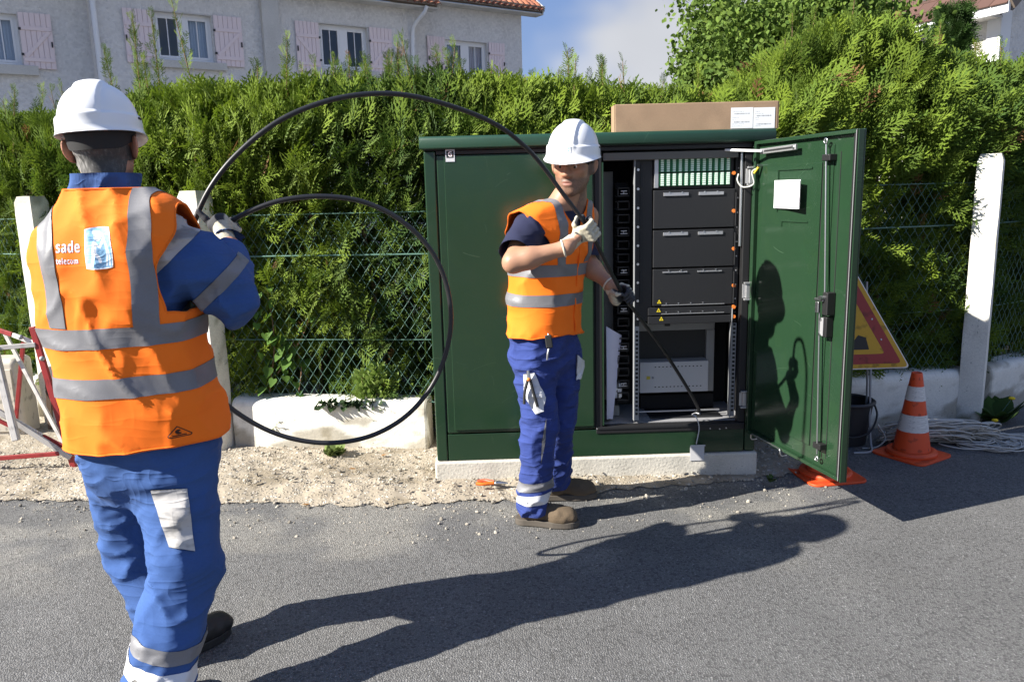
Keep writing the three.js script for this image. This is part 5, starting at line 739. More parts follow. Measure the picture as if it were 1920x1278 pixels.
function skinColours(g, o) { // freckle scale variation, lips, brows, stubble
  const p = g.attributes.position, c = new Float32Array(p.count * 3);
  for (let i = 0; i < p.count; i++) {
    const x = p.getX(i), y = p.getY(i), z = p.getZ(i); let k = 1 + 0.10 * fbm(x * 60, y * 60, z * 60, 3), r = o.skin[0] * k, gg = o.skin[1] * k, b = o.skin[2] * k;
    const red = sstep(0.02, 0, Math.hypot(x, y + 0.028, (z - 0.105) * 0.7)) * 0.4 + sstep(0.05, 0.09, Math.abs(x)) * 0.35; gg *= 1 - 0.22 * red; b *= 1 - 0.25 * red;
    if (o.stubble) { const s = o.stubble * sstep(-0.030, -0.052, y - 0.25 * Math.max(0, 0.03 - z) + 0.2 * Math.max(0, z - 0.07)) * sstep(-0.03, 0.0, z + 0.01) * (0.7 + 0.3 * noise(x * 400, y * 400, z * 400)); r = lerp(r, 0.06, s); gg = lerp(gg, 0.046, s); b = lerp(b, 0.040, s); const mu = o.stubble * sstep(0.011, 0.006, Math.abs(y + 0.048 + 0.25 * Math.max(0, Math.abs(x) - 0.012))) * sstep(0.032, 0.024, Math.abs(x)) * sstep(0.075, 0.085, z), sb = sstep(0.056, 0.064, Math.abs(x)) * sstep(-0.02, -0.008, z) * sstep(0.026, 0.014, z) * sstep(-0.045, -0.03, y); for (const w of [mu * 0.6, sb * 0.8]) { r = lerp(r, 0.045, w); gg = lerp(gg, 0.034, w); b = lerp(b, 0.028, w); } }
    const lp = sstep(0.012, 0.006, Math.hypot(x * 0.45, (y + 0.0655) * 1.0)) * sstep(0.080, 0.088, z); r = lerp(r, 0.30, lp * 0.8); gg = lerp(gg, 0.125, lp * 0.8); b = lerp(b, 0.10, lp * 0.8);
    const br = sstep(0.0075, 0.004, Math.abs(y - 0.030 + 0.15 * Math.abs(Math.abs(x) - 0.030))) * sstep(0.055, 0.045, Math.abs(x)) * sstep(0.008, 0.014, Math.abs(x)) * sstep(0.06, 0.07, z); r = lerp(r, 0.04, br * 0.85); gg = lerp(gg, 0.03, br * 0.85); b = lerp(b, 0.022, br * 0.85);
    c.set([r, gg, b], i * 3);
  }
  g.setAttribute('color', new THREE.BufferAttribute(c, 3)); return g;
}
const M2 = {
  skin: new THREE.MeshPhysicalMaterial({ color: 0xffffff, roughness: 0.52, vertexColors: true, sheen: 0.1 }), eye: std(col(0.75, 0.73, 0.70), 0.2), iris: std(col(0.02, 0.014, 0.01), 0.15),
  helmet: new THREE.MeshPhysicalMaterial({ color: col(0.82, 0.83, 0.85), roughness: 0.34, clearcoat: 0.3, clearcoatRoughness: 0.25 }), harness: std(col(0.015, 0.015, 0.016), 0.8),
  vest: std(col(1.0, 0.185, 0.004), 0.85, { bumpMap: sized(clothBump, 1), bumpScale: 0.0035 }),
  tape: std(col(0.20, 0.20, 0.215), 0.5, { map: sized(clothMap, 1.5), bumpMap: sized(clothBump, 1.3), bumpScale: 0.0015 }), tapeBright: std(col(0.62, 0.62, 0.64), 0.45, { bumpMap: sized(clothBump, 1.3), bumpScale: 0.004 }),
  blue: std(col(0.036, 0.096, 0.285), 0.9, { map: sized(clothMap, 1), bumpMap: sized(clothBump, 1.4), bumpScale: 0.009 }), blue2: std(col(0.025, 0.050, 0.225), 0.9, { map: sized(clothMap, 1), bumpMap: sized(clothBump, 1.7), bumpScale: 0.010 }), navy: std(col(0.010, 0.013, 0.045), 0.9, { bumpMap: sized(clothBump, 1), bumpScale: 0.007 }),
  pocket: std(col(0.52, 0.52, 0.53), 0.9, { map: sized(dirtyMap, 1.5), bumpMap: sized(clothBump, 2), bumpScale: 0.012 }),
  glove: std(col(1, 1, 1), 0.85, { vertexColors: true, bumpMap: sized(roughBump, 8), bumpScale: 0.001 }),
  boot: std(col(0.115, 0.082, 0.050), 0.9, { bumpMap: sized(roughBump, 6), bumpScale: 0.002 }), sole: std(col(0.085, 0.072, 0.058), 0.85), shoe: std(col(0.014, 0.013, 0.013), 0.55), dark: std(col(0.02, 0.02, 0.02), 0.6),
};
// ---------------------------------------------------------------- safety helmet, local to the head
function helmetPoint(phi, t, out = 0) { // phi 0 = front, t 0 top .. 1 rim line .. 1.25 lower edge
  const th = Math.min(t, 1) * Math.PI / 2, s = Math.pow(Math.sin(th), 0.88), cy = Math.pow(Math.max(0, Math.cos(th)), 0.92); let rx = 0.110, rz = 0.128; const fr = Math.max(0, Math.cos(phi));
  let x = Math.sin(phi) * rx * s, z = Math.cos(phi) * rz * s - 0.004, y = 0.058 + 0.134 * cy;
  const rid = sstep(0.040, 0.034, Math.abs(x)) * sstep(0.10, 0.22, t) * sstep(0.98, 0.80, t) + sstep(0.040, 0.034, Math.abs(x)) * sstep(0.22, 0.1, t); const up = 0.0075 * rid; y += up * cy; z += up * s * Math.cos(phi);
  if (t > 0.84) { const k = sstep(0.84, 0.87, t) * 0.006; x += Math.sin(phi) * k; z += Math.cos(phi) * k; }
  if (t > 1) { const k = (t - 1) / 0.25; const dip = 0.023 + 0.004 * Math.cos(phi * 2) + 0.007 * Math.cos(phi); y -= dip * k; const pk = Math.pow(fr, 1.7) * 0.036 * k * k + 0.007 * k * k; x += Math.sin(phi) * pk * 0.7; z += Math.cos(phi) * pk; y -= Math.pow(fr, 2) * 0.006 * k; }
  if (out) { const n = V(x / (rx * rx), (y - 0.058) / (0.134 * 0.134), z / (rz * rz)).normalize(); return V(x, y, z).addScaledVector(n, out); }
  return V(x, y, z);
}
function helmetGeo() {
  const nu = 128, ts = [...span(0.012, 0.80, 26), 0.83, 0.845, 0.86, 0.875, ...span(0.89, 1, 4), ...span(1.03, 1.25, 6)], pos = [], idx = [];
  for (const t of ts) for (let i = 0; i < nu; i++) { const p = helmetPoint(i / nu * Math.PI * 2, t); pos.push(p.x, p.y, p.z); }
  for (let j = 0; j + 1 < ts.length; j++) for (let i = 0; i < nu; i++) { const a = j * nu + i, b = j * nu + (i + 1) % nu; idx.push(a, a + nu, b, b, a + nu, b + nu); }
  const top = pos.length / 3; const tp = helmetPoint(0, 0.0); pos.push(0, tp.y, tp.z); for (let i = 0; i < nu; i++) idx.push(top, i, (i + 1) % nu);
  const g = new THREE.BufferGeometry(); g.setAttribute('position', new THREE.Float32BufferAttribute(pos, 3)); g.setIndex(idx); g.computeVertexNormals(); return shell(g, 0, 0.003);
}
const HELMET = helmetGeo();
function addHelmet(person, mx, logo) {
  const h = mesh('helmet', HELMET.clone().applyMatrix4(mx), M2.helmet, person);
  const ring = []; for (let i = 0; i <= 48; i++) { const a = i / 48 * 6.2832; ring.push(V(Math.sin(a) * 0.093, 0.020 + 0.010 * Math.cos(a), Math.cos(a) * 0.113 - 0.006)); } const hg = new THREE.BufferGeometry(), pos = [], idx = []; ring.forEach((p, i) => { const lo = 0.004 + 0.016 * sstep(-0.03, -0.09, p.z); pos.push(p.x, p.y + 0.03, p.z, p.x * 0.94, p.y - lo, p.z * 0.94); if (i) { const k = i * 2; idx.push(k - 2, k - 1, k, k, k - 1, k + 1); } }); hg.setAttribute('position', new THREE.Float32BufferAttribute(pos, 3)); hg.setIndex(idx); hg.computeVertexNormals(); mesh('harness', shell(hg, 0.002, 0.002).applyMatrix4(mx), M2.harness, h);
  mesh('vent', [...[-1, 1].map(s => { const p = helmetPoint(s * 1.62, 0.90, 0.001); return bx(p.x - 0.002, p.y - 0.003, p.z - 0.012, p.x + 0.002, p.y + 0.003, p.z + 0.012, 0.001); })].map(g => g.applyMatrix4(mx)), M2.dark, h);
  if (logo) { const n = 8, pos2 = [], uv = [], ix2 = []; for (let j = 0; j <= n; j++) for (let i = 0; i <= n; i++) { const u = i / n, v = j / n, p = helmetPoint(logo.phi + (u - 0.5) * 0.30, 0.90 + (0.5 - v) * -0.0 - (v - 0.5) * 0.17, 0.0018); pos2.push(p.x, p.y, p.z); uv.push(u, v); } for (let j = 0; j < n; j++) for (let i = 0; i < n; i++) { const k = j * (n + 1) + i; ix2.push(k, k + 1, k + n + 1, k + 1, k + n + 2, k + n + 1); } const g = new THREE.BufferGeometry(); g.setAttribute('position', new THREE.Float32BufferAttribute(pos2, 3)); g.setAttribute('uv', new THREE.Float32BufferAttribute(uv, 2)); g.setIndex(ix2); g.computeVertexNormals(); mesh('logo', g.applyMatrix4(mx), std(col(1, 1, 1), 0.5, { map: logoTex(), side: THREE.DoubleSide }), h); }
  return h;
}
// blue badge with a white walking figure pouring water
function drawBadge(g, x, y, w, h) {
  g.save(); g.translate(x, y); g.scale(w / 100, h / 130); g.fillStyle = '#8fbfe0'; g.beginPath(); g.moveTo(8, 6); g.quadraticCurveTo(50, -4, 96, 2); g.quadraticCurveTo(101, 60, 92, 124); g.quadraticCurveTo(50, 132, 4, 126); g.quadraticCurveTo(0, 60, 8, 6); g.fill(); g.strokeStyle = '#f4f7fa'; g.lineWidth = 3; g.stroke();
  g.fillStyle = '#f6f9fb'; g.beginPath(); g.arc(48, 30, 13, 0, 7); g.fill(); g.beginPath(); g.ellipse(50, 20, 21, 9, 0.3, 0, 7); g.fill();
  g.strokeStyle = '#f6f9fb'; g.lineCap = 'round'; g.lineWidth = 14; g.beginPath(); g.moveTo(38, 50); g.lineTo(36, 80); g.stroke(); g.lineWidth = 10; g.beginPath(); g.moveTo(36, 80); g.lineTo(28, 116); g.lineTo(14, 117); g.moveTo(38, 80); g.lineTo(52, 96); g.lineTo(54, 106); g.stroke(); g.lineWidth = 8; g.beginPath(); g.moveTo(40, 52); g.lineTo(56, 62); g.lineTo(68, 38); g.stroke();
  g.lineWidth = 5; g.beginPath(); g.moveTo(70, 30); g.quadraticCurveTo(84, 70, 74, 118); g.moveTo(76, 44); g.quadraticCurveTo(90, 80, 84, 118); g.stroke(); g.restore();
}
function logoTex() { return canvasTex(256, 192, (g) => { g.fillStyle = '#eef1f4'; g.fillRect(0, 0, 256, 192); drawBadge(g, 130, 20, 112, 150); g.fillStyle = '#a9c6e2'; g.font = '52px sans-serif'; g.fillText('sade', 8, 118); }); }
// ---------------------------------------------------------------- a gloved hand closed on a rod
function gripHand(Gp, C, N, wrist, o = {}) { // C rod direction towards the index finger, N from the rod to the palm
  C = C.clone().normalize(); N = N.clone().addScaledVector(C, -N.dot(C)).normalize(); const T = V().crossVectors(C, N).multiplyScalar(o.flip ? -1 : 1);
  const W = (s, a, r) => Gp.clone().addScaledVector(C, s).addScaledVector(N, Math.cos(a) * r).addScaledVector(T, Math.sin(a) * r), fs = [], open = o.open || 0;
  const s0 = [0.034, 0.012, -0.010, -0.031], ln = [0.96, 1.05, 1.0, 0.86];
  const heel = Gp.clone().addScaledVector(N, 0.030).addScaledVector(T, -0.034), palm = [];
  s0.forEach((s, i) => {
    const k = W(s, 0.62, 0.042), l = ln[i], p1 = W(s * 1.02, 0.62 + 0.95 * l * (1 - open * 0.35), 0.035 + 0.012 * open), p2 = W(s * 1.0, 0.62 + 1.95 * l * (1 - open * 0.4), 0.028 + 0.02 * open), p3 = W(s * 0.97, 0.62 + 2.95 * l * (1 - open * 0.45), 0.025 + 0.022 * open);
    fs.push([bone(k, p1, 0.0108, 0.0102), bone(p1, p2, 0.0100, 0.0092), bone(p2, p3, 0.0092, 0.0080)]); palm.push(bone(heel.clone().addScaledVector(C, s * 0.62), k, 0.0155, 0.0125));
  });
  const th0 = heel.clone().addScaledVector(C, 0.020).addScaledVector(N, -0.004), th1 = o.thumbBase ? Gp.clone().add(o.thumbBase) : W(0.048, -0.85, 0.040), th2 = o.thumbDir ? th1.clone().addScaledVector(o.thumbDir, 0.042) : W(0.056, -1.75, 0.028), th3 = o.thumbDir ? th2.clone().addScaledVector(o.thumbDir, 0.032) : W(0.050, -2.6, 0.025);
  const thumb = join(0.006, bone(th0, th1, 0.0165, 0.0125), bone(th1, th2, 0.0122, 0.0108), bone(th2, th3, 0.0108, 0.0088)), wr = wrist.clone().lerp(heel, 0.15);
  const hand = join(0.014, ...palm, bone(heel, wr, 0.024, 0.026), bone(heel.clone().addScaledVector(C, -0.012), wrist, 0.022, 0.029));
  const fingers = fs.map(a => join(0.004, ...a));
  const f = (x, y, z) => { let d = hand(x, y, z); for (const q of fingers) d = smin(d, q(x, y, z), 0.0035); return smin(d, thumb(x, y, z), 0.007); };
  const ext = V(0.125, 0.125, 0.125), c = Gp.clone().lerp(wrist, 0.45), g = nets(f, c.clone().sub(ext), c.clone().add(ext), 0.0031), p = g.attributes.position, cl = new Float32Array(p.count * 3);
  // grey coated palm and finger tips, knitted cream back
  for (let i = 0; i < p.count; i++) { const q = V(p.getX(i), p.getY(i), p.getZ(i)).sub(Gp), a = Math.atan2(q.dot(T), q.dot(N)), nr = V(g.attributes.normal.getX(i), g.attributes.normal.getY(i), g.attributes.normal.getZ(i)), inward = -nr.dot(q.clone().addScaledVector(C, -q.dot(C)).normalize()), onTip = (Math.abs(a) > 1.75 && q.length() < 0.065) || (o.thumbDir && q.dot(o.thumbDir) > 0.035 && q.dot(T) < 0.01); const s = clamp(sstep(-0.1, 0.25, inward + 0.25 * noise(q.x * 60, q.y * 60, q.z * 60)) * (q.length() < 0.07 ? 1 : 0.0) + (onTip ? 1 : 0) + (o.coat ? sstep(0.0, 0.25, nr.dot(o.coat)) * (q.dot(N) < 0.055 ? 1 : 0) : 0)); const n = 0.88 + 0.2 * noise(q.x * 180, q.y * 180, q.z * 180); cl.set([lerp(0.54 * n, 0.035, s), lerp(0.50 * n, 0.037, s), lerp(0.385 * n, 0.044, s)], i * 3); }
  g.setAttribute('color', new THREE.BufferAttribute(cl, 3)); const uv = new Float32Array(p.count * 2); for (let i = 0; i < p.count; i++) { uv[i * 2] = p.getX(i) + p.getZ(i); uv[i * 2 + 1] = p.getY(i); } g.setAttribute('uv', new THREE.BufferAttribute(uv, 2));
  return { geo: g, heel };
}
function shoeParts(person, ankle, dir, mats, L = 0.285) {
  const d = V(dir.x, 0, dir.z).normalize(), mx = new THREE.Matrix4().makeBasis(d, V(0, 1, 0), V().crossVectors(d, V(0, 1, 0))).setPosition(ankle.x, 0, ankle.z);
  const f = join(0.03, bone(V(-0.030, 0.055, 0), V(0.0, 0.060, 0), 0.040, 0.044), bone(V(-0.006, 0.07, 0), V(-0.012, 0.165, 0), 0.046, 0.050), bone(V(0.03, 0.07, 0), V(0.125, 0.050, 0), 0.044, 0.040), bone(V(0.11, 0.047, 0.008), V(L - 0.13, 0.042, -0.004), 0.043, 0.038), ball(L - 0.135, 0.048, 0, 0.055, 0.036, 0.047));
  let g = nets((x, y, z) => f(x, y, z) + 0.003 * noise(x * 40, y * 40, z * 40), V(-0.11, 0.0, -0.08), V(0.26, 0.24, 0.08), 0.0055); g = clip(g, (x, y) => y - 0.020);
  const b = mesh('boot', wrapUV(g.applyMatrix4(mx), ankle.x, ankle.z), mats[0], person);
  const s = new THREE.Shape(); s.moveTo(-0.082, 0); s.quadraticCurveTo(-0.084, 0.040, -0.04, 0.042); s.quadraticCurveTo(0.03, 0.036, 0.10, 0.050); s.quadraticCurveTo(0.205, 0.054, 0.212, 0.0); s.quadraticCurveTo(0.205, -0.050, 0.10, -0.049); s.quadraticCurveTo(0.03, -0.036, -0.04, -0.042); s.quadraticCurveTo(-0.084, -0.040, -0.082, 0);
  const sg = new THREE.ExtrudeGeometry(s, { depth: 0.022, bevelEnabled: true, bevelSize: 0.004, bevelThickness: 0.004, bevelSegments: 2, curveSegments: 10 }); sg.rotateX(-Math.PI / 2); sg.translate(0, 0.006, 0); mesh('sole', sg.applyMatrix4(mx), mats[1], b);
  const l = []; for (let i = 0; i < 5; i++) { const x = 0.045 + i * 0.019, y = 0.118 - i * 0.0085; l.push(tube([V(x, y - 0.022, -0.034), V(x - 0.004, y, -0.018), V(x, y + 0.004, 0), V(x - 0.004, y, 0.018), V(x, y - 0.022, 0.034)], 0.0032, 14, 6).applyMatrix4(mx)); } mesh('laces', l, mats[2], b); return b;
}
// bias binding along the open edges of a garment
function binding(g, r) {
  const ix = g.index.array, p = g.attributes.position, c = p.count, ed = new Map(), nx = new Map(), out = [];
  for (let t = 0; t < ix.length; t += 3) for (let e = 0; e < 3; e++) { const a = ix[t + e], b = ix[t + (e + 1) % 3], k = b * c + a; if (ed.has(k)) ed.delete(k); else ed.set(a * c + b, [a, b]); }
  for (const [a, b] of ed.values()) nx.set(a, b);
  while (nx.size) { const s = nx.keys().next().value, loop = []; let q = s; while (nx.has(q)) { loop.push(V(p.getX(q), p.getY(q), p.getZ(q))); const n = nx.get(q); nx.delete(q); q = n; } const pts = []; for (const v of loop) if (!pts.length || pts[pts.length - 1].distanceTo(v) > 0.013) pts.push(v); if (pts.length > 12) out.push(new THREE.TubeGeometry(new THREE.CatmullRomCurve3(pts, q === s), pts.length * 2, r, 6, q === s)); }
  return merge(out);
}
const fold = (x, y, z, k = 1) => { const w = 0.6 * noise(x * 4 + 9, y * 4, z * 4); const a = 1 - Math.abs(noise(x * 5 + w, y * 12 + w * 1.5, z * 5)), b = noise(x * 13, y * 17 + w, z * 13); const c = 1 - Math.abs(noise(x * 11 + w * 2, y * 21 - x * 7, z * 11)); const e = 1 - Math.abs(noise(x * 7 - y * 9 + w * 3, y * 8 + x * 12, z * 7 + y * 5)); return k * (0.0075 * (a * a - 0.4) + 0.002 * b + 0.006 * (c * c * c - 0.3) + 0.0085 * (e * e * e - 0.3)); };
// cloth with long slanting creases
const drape = (x, y, z, k = 1) => { const w = 0.7 * noise(x * 3 + 2, y * 3, z * 3), s = x * 6 + y * 3.4 + w * 1.6, a = 1 - Math.abs(noise(s * 1.35, y * 2.6 - x * 2 + w, z * 5.5)), b = noise(x * 10 + w, y * 9, z * 10); const c = 1 - Math.abs(noise(x * 9 - y * 5 + w * 2, y * 10 + x * 6, z * 9)); return k * (0.012 * (a * a * a - 0.3) + 0.004 * b + 0.006 * (c * c * c - 0.3)); };
// ---------------------------------------------------------------- the black cable (a thing of its own, held by both men)
const cablePts = [
  [1316, 786, -4.16], [1308, 762, -4.12], [1250, 665, -3.86], [1200, 596, -3.63], [1168, 551, -3.49], [1135, 490, -3.36], [1106, 432, -3.27], [1052, 358, -3.21], [1021, 316, -3.18], [991, 281, -3.14], [935, 236, -3.06], [850, 200, -2.97], [760, 178, -2.89], [690, 176, -2.84], [610, 190, -2.79], [520, 228, -2.74], [440, 293, -2.70], [395, 350, -2.68], [368, 405, -2.67], [352, 460, -2.68], [342, 560, -2.70], [358, 660, -2.72], [408, 742, -2.73], [470, 790, -2.75], [540, 820, -2.77], [620, 830, -2.79], [700, 815, -2.82], [770, 772, -2.85], [822, 700, -2.88], [845, 610, -2.89], [836, 530, -2.89], [805, 465, -2.87], [750, 412, -2.84], [680, 378, -2.81], [600, 368, -2.77], [525, 376, -2.74], [468, 396, -2.72], [428, 418, -2.71], [405, 440, -2.70]].map(a => P(...a));
{ const m = mesh('cable', new THREE.TubeGeometry(new THREE.CatmullRomCurve3(cablePts, false, 'centripetal'), 420, 0.0089, 12), M.cable); tag(m, 'long stiff black cable looping from the man at the left into the cabinet', 'cable'); }
const G1 = P(1104, 428, -3.265), G1d = P(1052, 358, -3.21).sub(P(1135, 490, -3.36)).normalize(), G2 = P(1172, 556, -3.50), G2d = P(1135, 490, -3.36).sub(P(1200, 596, -3.63)).normalize();

// ================================================================ MAN BY THE CABINET
{
  const base = V(0.16, 0, -3.53), man = thing('person', 'man in orange vest and white helmet feeding the cable into the cabinet', 'person', base, undefined); man.position.set(0, 0, 0);
  const hc = P(1074, 312, -3.49), hm = frame(hc, -0.34, 0.07, -0.05);
  const T = torso([[0.74, 0.130, -3.53, 0.10, 0.09, 60], [0.82, 0.135, -3.53, 0.155, 0.115, 60], [0.92, 0.140, -3.53, 0.165, 0.122, 59], [1.06, 0.155, -3.53, 0.150, 0.112, 56], [1.20, 0.172, -3.53, 0.168, 0.122, 53], [1.32, 0.185, -3.53, 0.182, 0.122, 50], [1.40, 0.195, -3.53, 0.180, 0.103, 49], [1.445, 0.212, -3.525, 0.142, 0.082, 47], [1.48, 0.236, -3.52, 0.085, 0.066, 44], [1.54, 0.262, -3.51, 0.054, 0.056, 30]]);
  const shR = V(0.078, 1.395, -3.39), elR = P(962, 492, -3.20), wrR = P(1062, 464, -3.19), shL = P(1104, 404, -3.64), elL = P(1098, 492, -3.63), wrL = P(1146, 535, -3.52);
  const hipR = P(1000, 668, -3.46), knR = P(1012, 800, -3.42), anR = P(1000, 945, -3.45), hipL = P(1052, 668, -3.60), knL = P(1048, 795, -3.62), anL = P(1040, 905, -3.745);
  anR.y = 0.085; anL.y = 0.085;
  // body
  const bodyF = join(0.03, T.field(-0.006), bone(shR, elR, 0.046, 0.040), bone(elR, elR.clone().lerp(wrR, 0.3), 0.040, 0.042), bone(elR.clone().lerp(wrR, 0.3), wrR, 0.042, 0.027), bone(shL, elL, 0.046, 0.040), bone(elL, elL.clone().lerp(wrL, 0.3), 0.040, 0.041), bone(elL.clone().lerp(wrL, 0.3), wrL, 0.041, 0.027), bone(wrR, G1.clone().lerp(wrR, 0.5), 0.028, 0.018), bone(wrL, G2.clone().lerp(wrL, 0.5), 0.028, 0.018), bone(hipR, knR, 0.080, 0.055), bone(knR, anR, 0.055, 0.040), bone(hipL, knL, 0.080, 0.055), bone(knL, anL, 0.055, 0.040), bone(V(0.25, 1.47, -3.515), hc.clone().add(V(0, -0.06, 0)), 0.055, 0.050));
  let bg = nets(bodyF, V(-0.12, 0.02, -3.86), V(0.56, 1.60, -3.06), 0.0115); { const p = bg.attributes.position, c = new Float32Array(p.count * 3); for (let i = 0; i < p.count; i++) { const k = 1 + 0.10 * fbm(p.getX(i) * 40, p.getY(i) * 40, p.getZ(i) * 40, 3); c.set([0.37 * k, 0.200 * k, 0.125 * k], i * 3); } bg.setAttribute('color', new THREE.BufferAttribute(c, 3)); }
  const hg = skinColours(headGeo(), { skin: [0.37, 0.200, 0.125], stubble: 0.78 });
  const headLocal = hg.clone();
  mesh('body', [bg, hg.clone().applyMatrix4(hm)], M2.skin, man);
  for (const s of [-1, 1]) { const e = mesh('eye', new THREE.SphereGeometry(0.0122, 16, 12).translate(s * 0.032, 0.004, 0.0715).applyMatrix4(hm), M2.eye, man); mesh('iris', new THREE.SphereGeometry(0.0062, 12, 8).scale(1, 1, 0.5).translate(s * 0.032 - 0.002, 0.002, 0.0825).applyMatrix4(hm), M2.iris, e); }
  { let h = clips(headLocal, (x, y, z) => y - 0.002 - 0.35 * Math.max(0, z) + 0.45 * Math.max(0, -z - 0.02), (x, y, z) => 0.045 - z, (x, y, z) => Math.max(0.0745 - Math.abs(x), Math.hypot(y - 0.002, z + 0.012) - 0.030)); mesh('hair', shell(h, 0.0022, 0.001).applyMatrix4(hm), std(col(0.02, 0.016, 0.013), 0.8), man); }
  addHelmet(man, hm, { phi: 0.05 });
  // t-shirt with short sleeves
  const slR = shR.clone().lerp(elR, 0.80), slL = shL.clone().lerp(elL, 0.82);
  const dR = elR.clone().sub(shR).normalize(), dL = elL.clone().sub(shL).normalize();
  const teeF = join(0.035, T.field(0.010), bone(shR.clone().add(V(0.02, 0.0, 0)), elR, 0.066, 0.073), bone(shL.clone().add(V(-0.04, 0.0, 0)), elL, 0.060, 0.070));
  let tee = nets((x, y, z) => { const d = teeF(x, y, z); return Math.abs(d) > 0.04 ? d : d - fold(x, y, z, 0.9); }, V(-0.12, 0.85, -3.80), V(0.50, 1.58, -3.06), 0.009);
  const side = (q, d) => (x, y, z) => (x - q.x) * d.x + (y - q.y) * d.y + (z - q.z) * d.z;
  tee = clips(tee, (x, y, z) => { const [l] = T.local(x, y, z); return Math.max(-side(slR, dR)(x, y, z), 0.20 - Math.abs(l) > 0.045 && Math.hypot(x - elR.x, z - elR.z) > 0.14 ? 1 : -1); }, (x, y, z) => Math.max(-side(slL, dL)(x, y, z), Math.hypot(x - elL.x, z - elL.z) > 0.12 ? 1 : -1), (x, y, z) => { const [l, f] = T.local(x, y, z); return Math.abs(l) > 0.10 ? 1 : 1.470 - 0.030 * sstep(0, 0.07, f) - y; }, (x, y) => y - 0.92);
  mesh('t_shirt', wrapUV(shell(tee, 0, 0.003), base.x, base.z), M2.navy, man);
  // hi-vis vest
  const VT = torso([[0.86, 0.140, -3.53, 0.192, 0.158, 61], [0.93, 0.143, -3.53, 0.188, 0.152, 60], [1.06, 0.155, -3.53, 0.180, 0.143, 57], [1.20, 0.170, -3.53, 0.188, 0.146, 54], [1.30, 0.182, -3.53, 0.210, 0.150, 51], [1.385, 0.190, -3.53, 0.242, 0.135, 49], [1.435, 0.200, -3.528, 0.240, 0.115, 48], [1.470, 0.220, -3.523, 0.180, 0.096, 46], [1.495, 0.242, -3.518, 0.085, 0.075, 44], [1.53, 0.258, -3.51, 0.06, 0.06, 40]]);
  const vf = VT.field(0), vr = nets((x, y, z) => { const d = vf(x, y, z); return Math.abs(d) > 0.04 ? d : d - drape(x, y, z, 1.15); }, V(-0.12, 0.84, -3.83), V(0.48, 1.56, -3.22), 0.0085);
  const hem = (x, y, z) => { const [l, f] = VT.local(x, y, z); return y - 0.895 - 0.008 * Math.sin(l * 14) - 0.004 * noise(l * 20, f * 20, 1); };
  const arm = (x, y, z) => { const [l] = VT.local(x, y, z); return lerp(0.158, 0.236, sstep(1.30, 1.43, y)) + 0.6 * sstep(1.235, 1.19, y) - Math.abs(l); };
  const neckV = (x, y, z) => { const [l, f] = VT.local(x, y, z); return f > 0 ? Math.abs(l) - 0.088 * clamp((y - 1.29) / 0.19) + (y < 1.29 ? 1 : 0) : 1.488 - y; };
  const topC = (x, y) => 1.492 - y;
  const cut = clips(vr, hem, arm, topC, neckV); const vest = mesh('vest', wrapUV(shell(cut, 0.0015, 0.0025), base.x, base.z), M2.vest, man); vest.userData.label = 'orange safety vest with grey reflective tape';
  mesh('binding', binding(cut, 0.0036), M2.vest, vest);
  const yb = (c, h) => [(x, y, z) => h - Math.abs(y - c - 0.006 * Math.sin(VT.local(x, y, z)[0] * 9))];
  const tape = (n, ...fs) => mesh(n, wrapUV(shell(clips(cut, ...fs), 0.0042, -0.0018), base.x, base.z), M2.tape, vest);
  tape('reflective_tape', ...yb(1.055, 0.026)); tape('reflective_tape', ...yb(1.185, 0.026));
  for (const s of [1, -1]) tape('reflective_tape', (x, y, z) => 0.024 - Math.abs(VT.local(x, y, z)[0] * s - 0.098 - 0.03 * sstep(1.38, 1.28, y) * 0.3), (x, y) => y - 1.212);
  { const p = []; for (let i = 0; i <= 24; i++) { const y = lerp(0.905, 1.285, i / 24); const q = VT.local(0, y, 0)[2], a = q[4] * Math.PI / 180, l = -0.012, f = q[3] + 0.005 + 0.003 * Math.sin(i); p.push(V(q[0] + f * Math.sin(a) - l * Math.cos(a), y, q[1] + f * Math.cos(a) + l * Math.sin(a))); } mesh('front_edge', tube(p, 0.0045, 50, 6), M2.vest, vest); }
  // trousers
  const pelvis = torso([[0.68, 0.135, -3.53, 0.10, 0.08, 62], [0.76, 0.138, -3.53, 0.155, 0.122, 62], [0.86, 0.140, -3.53, 0.172, 0.132, 61], [0.96, 0.142, -3.53, 0.168, 0.130, 60], [1.02, 0.15, -3.53, 0.16, 0.125, 58]]);
  const legsF = join(0.045, pelvis.field(0.0), join(0.02, bone(hipR, knR, 0.097, 0.074), bone(knR, anR.clone().add(V(0, 0.0, 0)), 0.075, 0.071)), join(0.02, bone(hipL, knL, 0.094, 0.073), bone(knL, anL, 0.073, 0.069)));
  let tr = nets((x, y, z) => { const d = legsF(x, y, z); return Math.abs(d) > 0.05 ? d : d - fold(x, y, z, 1.15 + 0.8 * sstep(0.30, 0.12, y) + 0.5 * sstep(0.1, 0.0, Math.abs(y - 0.46))); }, V(-0.12, 0.0, -3.88), V(0.42, 1.06, -3.28), 0.0085);
  tr = clips(tr, (x, y, z) => y - (Math.hypot(x - anR.x, z - anR.z) < 0.14 && z > -3.60 ? 0.055 - 0.35 * (x - anR.x) * -1 * 0.3 : 0.065) , (x, y) => 0.985 - y);
  const trousers = mesh('trousers', wrapUV(shell(tr, 0, 0.003), base.x, base.z), M2.blue2, man);
  const near = (x, y, z) => z > -3.60;
  for (const [y, h, m] of [[0.205, 0.021, M2.tape], [0.142, 0.023, M2.tapeBright]]) mesh('reflective_tape', wrapUV(shell(clips(tr, (x, yy, z) => h - Math.abs(yy - y - 0.10 * (x - 0.09)), (x, yy, z) => z + 3.595), 0.003, -0.001), base.x, base.z), m, trousers);
  // tool pocket flap and knee pocket zip
  const pockA = cpx => cpx; void pockA;
